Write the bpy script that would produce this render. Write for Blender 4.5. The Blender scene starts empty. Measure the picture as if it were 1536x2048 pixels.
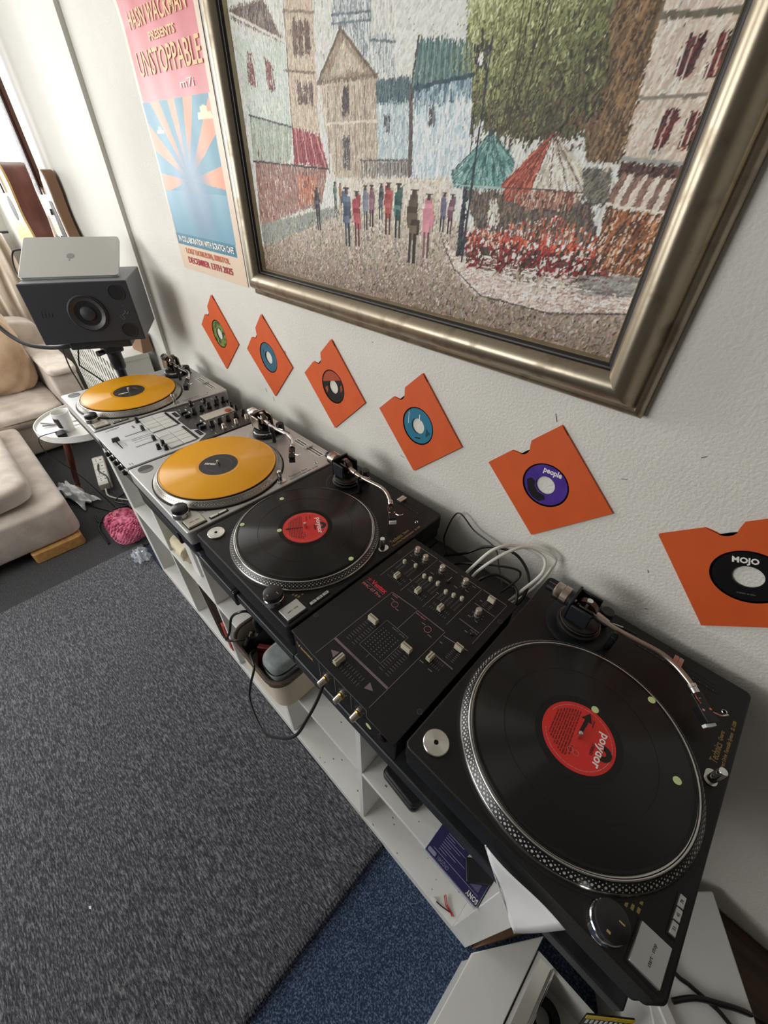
import bpy, bmesh, math, random
import numpy as np
from mathutils import Vector, Matrix, Euler
R = math.radians
PI = math.pi
scene = bpy.context.scene
C = scene.collection

# ------------------------------------------------------------------ camera
CAM_LOC = (1.51145, -0.67980, 0.63744)
YAW, PITCH, ROLL, FPX = 0.756192, 0.866993, 0.025342, 809.316
cam = bpy.data.cameras.new('camera')
cam.sensor_fit = 'HORIZONTAL'
cam.sensor_width = 36.0
cam.lens = 36.0 * FPX / 1536.0
cam.clip_start = 0.01
camo = bpy.data.objects.new('camera', cam)
C.objects.link(camo)
camo.matrix_world = (Matrix.Translation(CAM_LOC) @ Matrix.Rotation(YAW, 4, 'Z')
                     @ Matrix.Rotation(PITCH, 4, 'X') @ Matrix.Rotation(ROLL, 4, 'Z'))
scene.camera = camo

# ------------------------------------------------------------------ light
scene.view_settings.view_transform = 'Standard'
scene.view_settings.look = 'None'
scene.view_settings.gamma = 1.0
scene.view_settings.use_curve_mapping = False
scene.view_settings.exposure = 0.62

world = bpy.data.worlds.new('sky')
scene.world = world
world.use_nodes = True
wn = world.node_tree
for n in list(wn.nodes):
    wn.nodes.remove(n)
wo = wn.nodes.new('ShaderNodeOutputWorld')
wb = wn.nodes.new('ShaderNodeBackground')
wb.inputs[0].default_value = (0.75, 0.86, 1.0, 1)
wb.inputs[1].default_value = 1.2
wn.links.new(wb.outputs[0], wo.inputs[0])

def area(name, loc, rot, sx, sy, power, col):
    l = bpy.data.lights.new(name, 'AREA')
    l.shape = 'RECTANGLE'
    l.size, l.size_y = sx, sy
    l.energy = power
    l.color = col
    o = bpy.data.objects.new(name, l)
    o.location = loc
    o.rotation_euler = rot
    C.objects.link(o)
    return o
# daylight falling in through the window of the far wall (just inside the panes, facing +x)
area('window_daylight', (-2.66, -1.12, 0.86), (0, R(-90), 0), 1.05, 1.7, 29, (1.0, 0.99, 0.975))
# added fill light behind the camera, set at an added window opening
area('rear_fill_light', (-0.7, -3.22, 0.80), (R(90), 0, 0), 2.2, 1.2, 40, (1.0, 0.985, 0.96))

# ------------------------------------------------------------------ helpers
def lin(c):
    r = []
    for v in c[:3]:
        v = v / 255.0
        r.append(v / 12.92 if v <= 0.04045 else ((v + 0.055) / 1.055) ** 2.4)
    return (r[0], r[1], r[2], 1.0)

MATS = {}
ANROT = 0.25
def mat(name, col, rough=0.5, metal=0.0, spec=0.5, col2=None, nscale=20.0, detail=4.0, stretch=None, lo=0.35, hi=0.65,
        bump=0.0, bscale=200.0, bdist=0.001, aniso=0.0, alpha=1.0, trans=0.0, coat=0.0, sheen=0.0, rough2=None):
    m = bpy.data.materials.new(name)
    m.use_nodes = True
    nt = m.node_tree
    b = nt.nodes['Principled BSDF']
    b.inputs['Base Color'].default_value = lin(col)
    b.inputs['Roughness'].default_value = rough
    b.inputs['Metallic'].default_value = metal
    b.inputs['Specular IOR Level'].default_value = spec
    b.inputs['Alpha'].default_value = alpha
    b.inputs['Transmission Weight'].default_value = trans
    b.inputs['Coat Weight'].default_value = coat
    b.inputs['Sheen Weight'].default_value = sheen
    tc = nt.nodes.new('ShaderNodeTexCoord')
    if col2 is not None or rough2 is not None:
        mp = nt.nodes.new('ShaderNodeMapping')
        if stretch:
            mp.inputs['Scale'].default_value = stretch
        nz = nt.nodes.new('ShaderNodeTexNoise')
        nz.inputs['Scale'].default_value = nscale
        nz.inputs['Detail'].default_value = detail
        rp = nt.nodes.new('ShaderNodeValToRGB')
        rp.color_ramp.elements[0].position = lo
        rp.color_ramp.elements[1].position = hi
        rp.color_ramp.elements[0].color = lin(col)
        rp.color_ramp.elements[1].color = lin(col2 or col)
        nt.links.new(tc.outputs['Object'], mp.inputs[0])
        nt.links.new(mp.outputs[0], nz.inputs['Vector'])
        nt.links.new(nz.outputs['Fac'], rp.inputs[0])
        nt.links.new(rp.outputs[0], b.inputs['Base Color'])
        if rough2 is not None:
            mr = nt.nodes.new('ShaderNodeMapRange')
            mr.inputs['From Min'].default_value = lo
            mr.inputs['From Max'].default_value = hi
            mr.inputs['To Min'].default_value = rough
            mr.inputs['To Max'].default_value = rough2
            nt.links.new(nz.outputs['Fac'], mr.inputs[0])
            nt.links.new(mr.outputs[0], b.inputs['Roughness'])
    if bump > 0:
        n2 = nt.nodes.new('ShaderNodeTexNoise')
        n2.inputs['Scale'].default_value = bscale
        n2.inputs['Detail'].default_value = 3.0
        bp = nt.nodes.new('ShaderNodeBump')
        bp.inputs['Strength'].default_value = bump
        bp.inputs['Distance'].default_value = bdist
        if stretch:
            mp2 = nt.nodes.new('ShaderNodeMapping')
            mp2.inputs['Scale'].default_value = stretch
            nt.links.new(tc.outputs['Object'], mp2.inputs[0])
            nt.links.new(mp2.outputs[0], n2.inputs['Vector'])
        else:
            nt.links.new(tc.outputs['Object'], n2.inputs['Vector'])
        nt.links.new(n2.outputs['Fac'], bp.inputs['Height'])
        nt.links.new(bp.outputs[0], b.inputs['Normal'])
    if aniso > 0:
        b.inputs['Anisotropic'].default_value = aniso
        tg = nt.nodes.new('ShaderNodeTangent')
        tg.direction_type = 'RADIAL'
        tg.axis = 'Z'
        b.inputs['Anisotropic Rotation'].default_value = ANROT
        nt.links.new(tg.outputs[0], b.inputs['Tangent'])
    MATS[name] = m
    return m

def vcol_mat(name, rough=0.6, spec=0.4):
    m = bpy.data.materials.new(name)
    m.use_nodes = True
    nt = m.node_tree
    b = nt.nodes['Principled BSDF']
    a = nt.nodes.new('ShaderNodeVertexColor')
    a.layer_name = 'print'
    nt.links.new(a.outputs[0], b.inputs['Base Color'])
    b.inputs['Roughness'].default_value = rough
    b.inputs['Specular IOR Level'].default_value = spec
    MATS[name] = m
    return m

OFF = {}
class MB:
    def __init__(s):
        s.v = []; s.f = []
    def add(s, vs, fs):
        n = len(s.v)
        s.v += [tuple(p) for p in vs]
        s.f += [tuple(i + n for i in f) for f in fs]
        return s
    def box(s, x0, x1, y0, y1, z0, z1):
        return s.add([(x0,y0,z0),(x1,y0,z0),(x1,y1,z0),(x0,y1,z0),(x0,y0,z1),(x1,y0,z1),(x1,y1,z1),(x0,y1,z1)],
                     [(0,3,2,1),(4,5,6,7),(0,1,5,4),(1,2,6,5),(2,3,7,6),(3,0,4,7)])
    def obox(s, c, half, m):
        c = Vector(c)
        vs = [c + m @ Vector((sx*half[0], sy*half[1], sz*half[2])) for sz in (-1,1) for sx, sy in ((-1,-1),(1,-1),(1,1),(-1,1))]
        return s.add(vs, [(0,3,2,1),(4,5,6,7),(0,1,5,4),(1,2,6,5),(2,3,7,6),(3,0,4,7)])
    def lathe(s, prof, n=32, c=(0,0,0), m=None, close=False):
        vs = []
        for k in range(n):
            a = 2*PI*k/n
            ca, sa = math.cos(a), math.sin(a)
            for r, z in prof:
                p = Vector((r*ca, r*sa, z))
                if m is not None: p = m @ p
                vs.append((p[0]+c[0], p[1]+c[1], p[2]+c[2]))
        L = len(prof); fs = []
        for k in range(n):
            k2 = (k+1) % n
            for i in range(L-1):
                fs.append((k*L+i, k2*L+i, k2*L+i+1, k*L+i+1))
            if close: fs.append((k*L+L-1, k2*L+L-1, k2*L, k*L))
        if not close:
            if prof[0][0] > 1e-6: fs.append(tuple(k*L for k in reversed(range(n))))
            if prof[-1][0] > 1e-6: fs.append(tuple(k*L+L-1 for k in range(n)))
        return s.add(vs, fs)
    def cyl(s, c, r, z0, z1, n=24, r2=None, m=None):
        return s.lathe([(r, z0), (r2 if r2 is not None else r, z1)], n, c, m)
    def bcyl(s, c, r, z0, z1, b, n=28, m=None):
        return s.lathe([(r, z0), (r, z1-b), (r-b, z1)], n, c, m)
    def tube(s, pts, r, n=8, cap=True):
        pts = [Vector(p) for p in pts]
        rr = r if isinstance(r, (list, tuple)) else [r]*len(pts)
        t0 = (pts[1]-pts[0]).normalized()
        ref = Vector((0,0,1)) if abs(t0.z) < 0.9 else Vector((1,0,0))
        u = t0.cross(ref).normalized()
        vs = []; L = len(pts)
        for i in range(L):
            t = (pts[min(i+1, L-1)] - pts[max(i-1, 0)]).normalized()
            u = (u - t*u.dot(t)).normalized()
            w = t.cross(u)
            for k in range(n):
                a = 2*PI*k/n
                vs.append(pts[i] + (u*math.cos(a) + w*math.sin(a))*rr[i])
        fs = []
        for i in range(L-1):
            for k in range(n):
                k2 = (k+1) % n
                fs.append((i*n+k, i*n+k2, (i+1)*n+k2, (i+1)*n+k))
        if cap:
            fs.append(tuple(reversed(range(n))))
            fs.append(tuple((L-1)*n+k for k in range(n)))
        return s.add(vs, fs)
    def prism(s, poly, z0, z1, m=None, c=(0,0,0)):
        n = len(poly)
        vs = []
        for z in (z0, z1):
            for x, y in poly:
                p = Vector((x, y, z))
                if m is not None: p = m @ p
                vs.append((p[0]+c[0], p[1]+c[1], p[2]+c[2]))
        fs = [tuple(reversed(range(n))), tuple(range(n, 2*n))]
        for k in range(n):
            k2 = (k+1) % n
            fs.append((k, k2, n+k2, n+k))
        return s.add(vs, fs)
    def xform(s, m):
        s.v = [tuple(m @ Vector(p)) for p in s.v]
        return s

def smooth_path(pts, n=10):
    """Catmull-Rom through the points"""
    P = [Vector(p) for p in pts]
    P = [P[0]*2-P[1]] + P + [P[-1]*2-P[-2]]
    out = []
    for i in range(1, len(P)-2):
        for k in range(n):
            t = k/n
            a, b, c, d = P[i-1], P[i], P[i+1], P[i+2]
            out.append(0.5*((2*b) + (c-a)*t + (2*a-5*b+4*c-d)*t*t + (3*b-a-3*c+d)*t*t*t))
    out.append(P[-2])
    return out

def rrect(x0, x1, y0, y1, r, n=5):
    out = []
    for cx, cy, a0 in ((x1-r, y1-r, 0), (x0+r, y1-r, 90), (x0+r, y0+r, 180), (x1-r, y0+r, 270)):
        for k in range(n+1):
            a = R(a0 + 90*k/n)
            out.append((cx+r*math.cos(a), cy+r*math.sin(a)))
    return out

def obj(name, mb, material, parent=None, smooth=True, bevel=0.0, seg=2, angle=38, label=None, kind=None, mesh=None):
    if mesh is None:
        off = OFF.get(parent.name, (0,0,0)) if parent else (0,0,0)
        me = bpy.data.meshes.new(name)
        me.from_pydata([(p[0]+off[0], p[1]+off[1], p[2]+off[2]) for p in mb.v], [], mb.f)
        if smooth:
            me.polygons.foreach_set('use_smooth', [True]*len(me.polygons))
            me.set_sharp_from_angle(angle=R(angle))
        me.materials.append(MATS[material] if isinstance(material, str) else material)
        me.update()
    else:
        me = mesh
    o = bpy.data.objects.new(name, me)
    C.objects.link(o)
    if parent:
        o.parent = parent
        OFF[o.name] = OFF.get(parent.name, (0,0,0))
    if bevel > 0:
        bv = o.modifiers.new('bevel', 'BEVEL')
        bv.width = bevel; bv.segments = seg; bv.limit_method = 'ANGLE'; bv.angle_limit = R(40)
    if label: o['label'] = label
    if kind: o['kind'] = kind
    return o

def thing(name, label, cat, loc=(0,0,0), group=None, rel=None):
    """Empty at the base of a thing; its parts may be given in a frame whose origin is rel (default: the world's)"""
    o = bpy.data.objects.new(name, None)
    o.empty_display_size = 0.05
    o.location = loc
    C.objects.link(o)
    o['label'] = label; o['category'] = cat
    if group: o['group'] = group
    base = rel if rel is not None else (0,0,0)
    OFF[o.name] = (base[0]-loc[0], base[1]-loc[1], base[2]-loc[2])
    return o

def tag(o, label, cat, group=None):
    o['label'] = label; o['category'] = cat
    if group: o['group'] = group
    return o

def struct(name, mb, material, parent=None, **kw):
    o = obj(name, mb, material, parent, **kw)
    if parent is None: o['kind'] = 'structure'
    return o

def text_mesh(s, size, depth=0.0003, sx=1.0, align='CENTER', bold=0.0):
    cu = bpy.data.curves.new('t', 'FONT')
    cu.body = s; cu.size = size; cu.align_x = align; cu.align_y = 'CENTER'
    cu.extrude = depth; cu.resolution_u = 2; cu.offset = bold
    o = bpy.data.objects.new('t', cu)
    C.objects.link(o)
    dg = bpy.context.evaluated_depsgraph_get()
    me = bpy.data.meshes.new_from_object(o.evaluated_get(dg))
    bpy.data.objects.remove(o); bpy.data.curves.remove(cu)
    if sx != 1.0: me.transform(Matrix.Diagonal((sx, 1, 1, 1)))
    return me

def text(name, s, size, material, parent, loc, rot=None, sx=1.0, align='CENTER', depth=0.0002, bold=0.0, fit=None):
    me = text_mesh(s, size, depth, sx, align, bold)
    if fit:
        xs = [v.co.x for v in me.vertices]
        if xs: me.transform(Matrix.Diagonal((fit/max(1e-6, max(xs)-min(xs)), 1, 1, 1)))
    off = OFF.get(parent.name, (0,0,0)) if parent else (0,0,0)
    m = Matrix.Translation(Vector(loc)+Vector(off)) @ (rot.to_4x4() if rot is not None else Matrix.Identity(4))
    me.transform(m)
    me.materials.append(MATS[material])
    return obj(name, None, None, parent, mesh=me)

RX90 = Matrix.Rotation(R(90), 3, 'X')          # lettering standing on a wall that faces -y
RZ = lambda a: Matrix.Rotation(R(a), 3, 'Z')
POLYS=[([(6,446),(192,418),(183,298),(28,324)],(188,195,185)),([(-1,483),(133,481),(176,431),(192,418),(19,468)],(120,108,100)),([(342,454),(434,443),(434,373),(374,418),(337,428)],(158,164,164)),([(439,407),(490,398),(492,356),(443,360)],(172,178,176)),([(202,485),(286,474),(281,287),(190,298)],(190,176,158)),([(216,443),(272,437),(271,398),(219,403)],(118,102,92)),([(217,363),(270,354),(269,328),(218,337)],(112,96,90)),([(288,358),(450,356),(454,220),(325,217),(303,292)],(178,165,148)),([(359,421),(448,357),(286,358)],(150,135,118)),([(363,406),(420,364),(323,366)],(182,170,152)),([(359,347),(377,345),(375,308),(356,309)],(98,90,86)),([(357,280),(377,280),(374,232),(353,232)],(105,98,95)),([(288,358),(316,356),(332,294),(303,292)],(200,190,172)),([(448,353),(530,349),(536,224),(453,244)],(172,184,184)),([(448,353),(530,349),(528,323),(448,323)],(95,112,116)),([(531,339),(653,345),(673,225),(541,224)],(192,202,202)),([(543,390),(651,374),(653,345),(531,336)],(95,118,115)),([(535,338),(653,345),(655,337),(537,325)],(72,92,98)),([(525,337),(536,338),(543,225),(531,224)],(100,95,92)),([(573,310),(586,310),(588,297),(574,297)],(88,88,88)),([(469,305),(483,305),(484,290),(470,291)],(100,100,100)),([(407,244),(530,245),(531,224),(406,222)],(150,145,138)),([(28,324),(190,298),(170,239),(19,241)],(160,168,155)),([(190,298),(281,284),(305,232),(185,239)],(140,72,78)),([(24,242),(302,231),(276,170),(5,108)],(152,124,114)),([(194,217),(262,218),(256,172),(183,162)],(176,120,98)),([(7,112),(327,169),(338,154),(9,62)],(140,142,134)),([(49,420),(76,415),(78,366),(44,368)],(128,92,88)),([(113,410),(144,386),(143,356),(119,358)],(132,92,88)),([(667,428),(844,404),(871,338),(860,289),(798,271),(707,280),(645,315),(634,394)],(108,114,74)),([(680,401),(760,398),(810,375),(806,343),(751,341),(700,360)],(140,148,96)),([(671,321),(783,321),(850,315),(842,273),(772,269),(688,280)],(74,76,56)),([(838,404),(907,395),(912,247),(863,246),(836,290),(858,339)],(112,92,72)),([(885,395),(903,392),(906,295),(893,296)],(78,66,56)),([(901,393),(1000,379),(986,241),(904,247)],(190,178,165)),([(905,373),(989,369),(989,362),(907,363)],(112,106,92)),([(909,307),(979,306),(979,301),(908,303)],(140,132,120)),([(941,352),(960,350),(957,323),(942,325)],(92,50,48)),([(973,350),(989,348),(988,322),(974,322)],(92,50,48)),([(942,292),(959,291),(956,261),(942,263)],(98,54,50)),([(972,289),(988,287),(989,261),(974,263)],(98,54,50)),([(904,262),(989,255),(988,243),(906,249)],(150,152,146)),([(910,246),(989,241),(987,229),(912,234)],(82,62,56)),([(912,232),(988,227),(986,197),(903,204)],(186,172,162)),([(918,231),(925,230),(919,202),(913,203)],(120,100,92)),([(934,230),(940,229),(936,201),(930,201)],(120,100,92)),([(949,229),(955,228),(952,199),(946,200)],(120,100,92)),([(964,228),(970,227),(967,198),(961,199)],(120,100,92)),([(978,227),(984,227),(982,196),(977,197)],(120,100,92)),([(908,197),(987,194),(990,124),(913,121)],(108,78,60)),([(915,195),(936,194),(939,170),(914,172)],(168,110,78)),([(857,237),(901,238),(903,201),(864,207)],(100,100,92)),([(664,209),(885,200),(915,152),(696,155)],(92,84,78)),([(701,280),(750,248),(742,215),(640,214),(633,234)],(98,140,134)),([(747,209),(867,216),(855,196),(786,192)],(128,84,72)),([(806,278),(788,224),(787,201),(745,201),(737,220)],(150,78,62)),([(806,278),(856,240),(868,213),(789,219)],(196,190,174)),([(629,133),(677,108),(772,90),(983,104),(994,77),(864,52),(711,56),(638,100)],(196,182,172)),([(680,144),(828,171),(945,147),(941,117),(687,105)],(140,62,58)),([(762,111),(788,114),(791,88),(771,85)],(206,198,188)),([(801,110),(826,113),(830,87),(812,84)],(206,198,188)),([(839,109),(862,112),(867,86),(849,84)],(206,198,188)),([(873,110),(895,113),(900,89),(884,86)],(206,198,188)),([(896,113),(990,124),(993,94),(905,88)],(150,148,142)),([(660,377),(662,377),(669,206),(675,114),(660,112),(660,206)],(52,54,60)),([(649,375),(681,372),(677,347),(657,353)],(58,56,58)),([(660,364),(668,363),(668,354),(662,354)],(215,208,190)),([(716,197),(731,198),(742,164),(719,163)],(205,198,186))]
FIGS=[((360,202),(353,96),(82,94,112)),((392,198),(389,100),(150,68,74)),((419,207),(418,133),(110,112,124)),((437,208),(437,138),(120,88,100)),((464,212),(465,153),(80,84,92)),((484,214),(487,129),(150,72,68)),((511,213),(516,125),(72,104,98)),((552,206),(563,86),(84,72,58)),((587,201),(599,100),(190,130,140)),((622,204),(630,145),(98,92,112)),((640,202),(649,143),(120,88,100)),((260,199),(248,119),(78,70,76)),((324,209),(320,163),(96,110,104)),((341,208),(338,170),(150,110,80))]
# ------------------------------------------------------------------ materials
FLOOR = -0.925
TOPZ = -0.107                                   # the level the decks' feet stand on
mat('wall_paint', (228,225,216), 0.75, spec=0.3, col2=(218,215,206), nscale=3.0, bump=0.6, bscale=190, bdist=0.0022)
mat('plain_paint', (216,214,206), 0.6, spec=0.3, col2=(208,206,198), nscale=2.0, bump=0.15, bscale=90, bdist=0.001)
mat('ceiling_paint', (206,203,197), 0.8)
mat('white_laminate', (226,226,222), 0.38, col2=(214,213,206), nscale=5.0, lo=0.4, hi=0.75, bump=0.05, bscale=60)
mat('white_plastic', (224,224,220), 0.35)
mat('offwhite_plastic', (205,200,186), 0.4)
mat('black_metal', (34,36,39), 0.42, spec=0.5, col2=(44,46,49), nscale=40, bump=0.08, bscale=500, bdist=0.0004)
mat('black_plastic', (20,20,22), 0.35)
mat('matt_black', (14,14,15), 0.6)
mat('black_rubber', (24,24,26), 0.7)
mat('deck_black', (24,22,21), 0.5, spec=0.35, col2=(23,22,21), nscale=300, bump=0.12, bscale=900, bdist=0.0004, rough2=0.42)
mat('deck_black_base', (22,25,30), 0.5, spec=0.4)
mat('deck_silver', (198,198,195), 0.4, metal=0.6, spec=0.5, col2=(190,190,188), nscale=400, bump=0.05, bscale=900, bdist=0.0003)
mat('aluminium', (208,206,200), 0.24, metal=1.0, col2=(196,194,188), nscale=60)
mat('brushed_disc', (214,212,206), 0.28, metal=1.0, aniso=0.8)
mat('chrome', (225,225,222), 0.12, metal=1.0)
mat('arm_metal', (176,164,152), 0.28, metal=1.0)
mat('dark_chrome', (92,86,80), 0.3, metal=1.0)
mat('platter_black', (18,18,24), 0.35, spec=0.5)
mat('platter_silver', (168,164,156), 0.34, metal=0.9)
mat('strobe_dot', (190,188,180), 0.45, metal=0.2)
mat('vinyl_black', (5,5,5), 0.30, spec=0.5, aniso=1.0)
mat('vinyl_smooth', (7,7,7), 0.2, spec=0.35)
mat('vinyl_amber', (244,172,10), 0.36, spec=0.5, aniso=1.0)
mat('vinyl_amber_edge', (238,164,10), 0.25, spec=0.5)
mat('label_red', (216,44,36), 0.5)
mat('label_black', (44,42,42), 0.5)
mat('print_black', (16,15,15), 0.5)
mat('print_white', (238,234,228), 0.5)
mat('print_cream', (226,196,140), 0.55)
mat('print_gold', (168,142,84), 0.5)
mat('print_grey', (120,118,116), 0.5)
mat('print_darkred', (110,22,20), 0.5)
mat('print_pink', (208,120,124), 0.5)
mat('print_red', (214,40,58), 0.5)
mat('print_mauve', (122,104,112), 0.5)
mat('sticker_green', (206,224,158), 0.5)
mat('sleeve_orange', (216,92,36), 0.62, col2=(208,86,33), nscale=12, bump=0.12, bscale=160, bdist=0.0005)
mat('sleeve_edge', (240,196,160), 0.7)
mat('label_green', (120,142,64), 0.45, col2=(40,52,30), nscale=60, lo=0.45, hi=0.6)
mat('label_blue', (44,92,118), 0.45, col2=(58,110,134), nscale=40)
mat('label_teal', (40,118,146), 0.45)
mat('label_purple', (70,42,138), 0.4, col2=(82,54,150), nscale=40)
mat('label_copper', (168,72,44), 0.45)
mat('label_dark', (18,17,18), 0.4)
mat('frame_gold', (164,153,134), 0.36, metal=0.85, col2=(112,99,80), nscale=26, lo=0.52, hi=0.78, detail=8.0, bump=0.12, bscale=120, bdist=0.0008, rough2=0.55)
mat('frame_dark', (40,36,36), 0.45, spec=0.4)
mat('frame_lip', (184,172,142), 0.35, metal=0.8)
mat('wood_dark', (92,44,32), 0.35, col2=(70,30,22), nscale=8, stretch=(10,10,1))
mat('wood_floor', (84,56,34), 0.5, col2=(58,36,20), nscale=10, stretch=(1,8,8), detail=8)
mat('wood_light', (206,160,96), 0.45, col2=(188,140,80), nscale=6, stretch=(1,8,8))
mat('brass', (196,150,72), 0.3, metal=1.0)
mat('sofa_velvet', (208,197,186), 0.85, spec=0.2, sheen=0.4, col2=(178,164,152), nscale=9, detail=8, lo=0.4, hi=0.7, bump=0.3, bscale=60, bdist=0.004)
mat('sofa_cushion', (206,180,150), 0.85, spec=0.2, sheen=0.4, col2=(172,142,114), nscale=8, detail=8, lo=0.35, hi=0.7, bump=0.3, bscale=50, bdist=0.004)
mat('piping', (128,108,94), 0.8)
mat('curtain_cloth', (234,226,214), 0.8, spec=0.2, col2=(212,196,178), nscale=30, detail=6, stretch=(1,1,0.15))
mat('cable_black', (18,19,22), 0.4)
mat('cable_grey', (120,122,124), 0.45)
mat('cable_white', (216,214,202), 0.4)
mat('speaker_front', (54,56,60), 0.5, spec=0.35)
mat('speaker_side', (118,120,124), 0.5)
mat('speaker_cone', (62,62,65), 0.45)
mat('speaker_hole', (10,10,11), 0.6)
mat('laptop_silver', (190,192,190), 0.36, metal=0.8)
mat('laptop_mark', (150,152,150), 0.3, metal=0.8)
mat('guitar_neck', (112,72,60), 0.4, col2=(92,56,46), nscale=6, stretch=(8,8,1))
mat('fretboard', (72,52,50), 0.5)
mat('guitar_cream', (226,208,190), 0.35)
mat('guitar_side_brown', (146,112,84), 0.4, col2=(128,94,68), nscale=5)
mat('mahogany', (134,84,72), 0.35, col2=(100,58,50), nscale=4, stretch=(4,4,1), detail=6)
mat('spruce', (236,204,144), 0.4, col2=(222,186,124), nscale=10, stretch=(14,14,1))
mat('wool_pink', (222,122,150), 0.9, spec=0.1, sheen=0.3, col2=(166,66,96), nscale=40, lo=0.4, hi=0.62)
mat('tissue', (224,226,226), 0.6, alpha=0.94)
mat('clear_film', (214,222,232), 0.12, spec=0.7, alpha=0.35)
mat('paper', (232,232,232), 0.6, bump=0.15, bscale=30, bdist=0.003)
mat('sony_blue', (46,44,92), 0.4)
mat('sony_print', (150,148,178), 0.5)
mat('dark_vinyl_case', (24,25,27), 0.45, bump=0.3, bscale=260, bdist=0.001)
mat('basket_brown', (104,88,76), 0.75, col2=(74,60,50), nscale=40, bump=0.4, bscale=120, bdist=0.002)
mat('basket_lining', (206,192,172), 0.8)
mat('pouch_grey', (150,158,158), 0.6, col2=(134,142,142), nscale=60, bump=0.2, bscale=400)
mat('box_red', (170,52,36), 0.5)
mat('cream_cloth', (214,202,172), 0.8)
mat('card_yellow', (226,196,30), 0.45)
mat('grey_foam', (122,122,112), 0.8, col2=(92,92,84), nscale=60)
mat('wall_white_mark', (120,118,112), 0.7)
mat('mixer_white', (228,231,234), 0.4, spec=0.45)
mat('mixer_grey', (72,70,69), 0.4, metal=0.3)
mat('mixer_black', (22,22,23), 0.5, spec=0.35, col2=(18,18,19), nscale=300, bump=0.1, bscale=900, bdist=0.0003)
mat('pad_grey', (222,224,220), 0.5)
mat('fader_cap', (190,182,160), 0.4)
mat('fader_side', (120,114,98), 0.5)
mat('knob_metal', (196,188,176), 0.3, metal=0.8)
mat('window_glass', (235,242,245), 0.05, alpha=0.12)
mat('window_frame_paint', (236,236,232), 0.4)

def carpet_mat(name, c1, c2, c3, scale, stretch, bump, p2=0.5):
    m = bpy.data.materials.new(name)
    m.use_nodes = True
    nt = m.node_tree
    b = nt.nodes['Principled BSDF']
    b.inputs['Roughness'].default_value = 0.95
    b.inputs['Specular IOR Level'].default_value = 0.1
    b.inputs['Sheen Weight'].default_value = 0.25
    tc = nt.nodes.new('ShaderNodeTexCoord')
    mp = nt.nodes.new('ShaderNodeMapping')
    mp.inputs['Scale'].default_value = stretch
    n1 = nt.nodes.new('ShaderNodeTexNoise'); n1.inputs['Scale'].default_value = scale; n1.inputs['Detail'].default_value = 6.0; n1.inputs['Roughness'].default_value = 0.75
    n2 = nt.nodes.new('ShaderNodeTexNoise'); n2.inputs['Scale'].default_value = 5.0; n2.inputs['Detail'].default_value = 3.0
    rp = nt.nodes.new('ShaderNodeValToRGB')
    e = rp.color_ramp.elements
    e[0].position, e[0].color = 0.36, lin(c1)
    e[1].position, e[1].color = 0.64, lin(c3)
    k = e.new(p2); k.color = lin(c2)
    mx = nt.nodes.new('ShaderNodeMix'); mx.data_type = 'RGBA'; mx.blend_type = 'MULTIPLY'; mx.inputs[0].default_value = 0.35
    bp = nt.nodes.new('ShaderNodeBump'); bp.inputs['Strength'].default_value = bump; bp.inputs['Distance'].default_value = 0.004
    nt.links.new(tc.outputs['Object'], mp.inputs[0])
    nt.links.new(mp.outputs[0], n1.inputs['Vector'])
    nt.links.new(tc.outputs['Object'], n2.inputs['Vector'])
    nt.links.new(n1.outputs['Fac'], rp.inputs[0])
    nt.links.new(rp.outputs[0], mx.inputs[6])
    nt.links.new(n2.outputs['Color'], mx.inputs[7])
    nt.links.new(rp.outputs[0], b.inputs['Base Color'])
    nt.links.new(n1.outputs['Fac'], bp.inputs['Height'])
    nt.links.new(bp.outputs[0], b.inputs['Normal'])
    MATS[name] = m
carpet_mat('carpet_blue', (20,29,50), (44,62,92), (128,144,170), 230.0, (1,1,1), 0.9)
carpet_mat('rug_weave', (30,31,40), (80,81,89), (164,164,166), 300.0, (0.22,1.0,1.0), 1.0)
carpet_mat('rug_charcoal', (22,23,27), (44,45,49), (104,104,104), 260.0, (1.0,1.0,1.0), 0.9)
mat('room_paint', (92,84,76), 0.8)  # unseen walls, made dark to cut light bounced onto the back wall
mat('rug_edge', (92,92,98), 0.95, spec=0.1, col2=(52,54,64), nscale=140, lo=0.4, hi=0.6)

# ------------------------------------------------------------------ the room
XL, XR, YF, ZC = -2.75, 2.6, -3.3, 1.55
struct('floor', MB().box(XL-0.1, XR+0.1, YF-0.1, 0.1, FLOOR-0.06, FLOOR), 'carpet_blue')
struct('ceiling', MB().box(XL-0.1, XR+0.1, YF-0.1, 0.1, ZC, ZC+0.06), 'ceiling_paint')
struct('wall_back', MB().box(XL-0.1, XR+0.1, 0.0, 0.1, FLOOR-0.06, ZC), 'wall_paint')
struct('wall_right', MB().box(XR, XR+0.1, YF, 0.0, FLOOR-0.06, ZC), 'room_paint')
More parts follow.
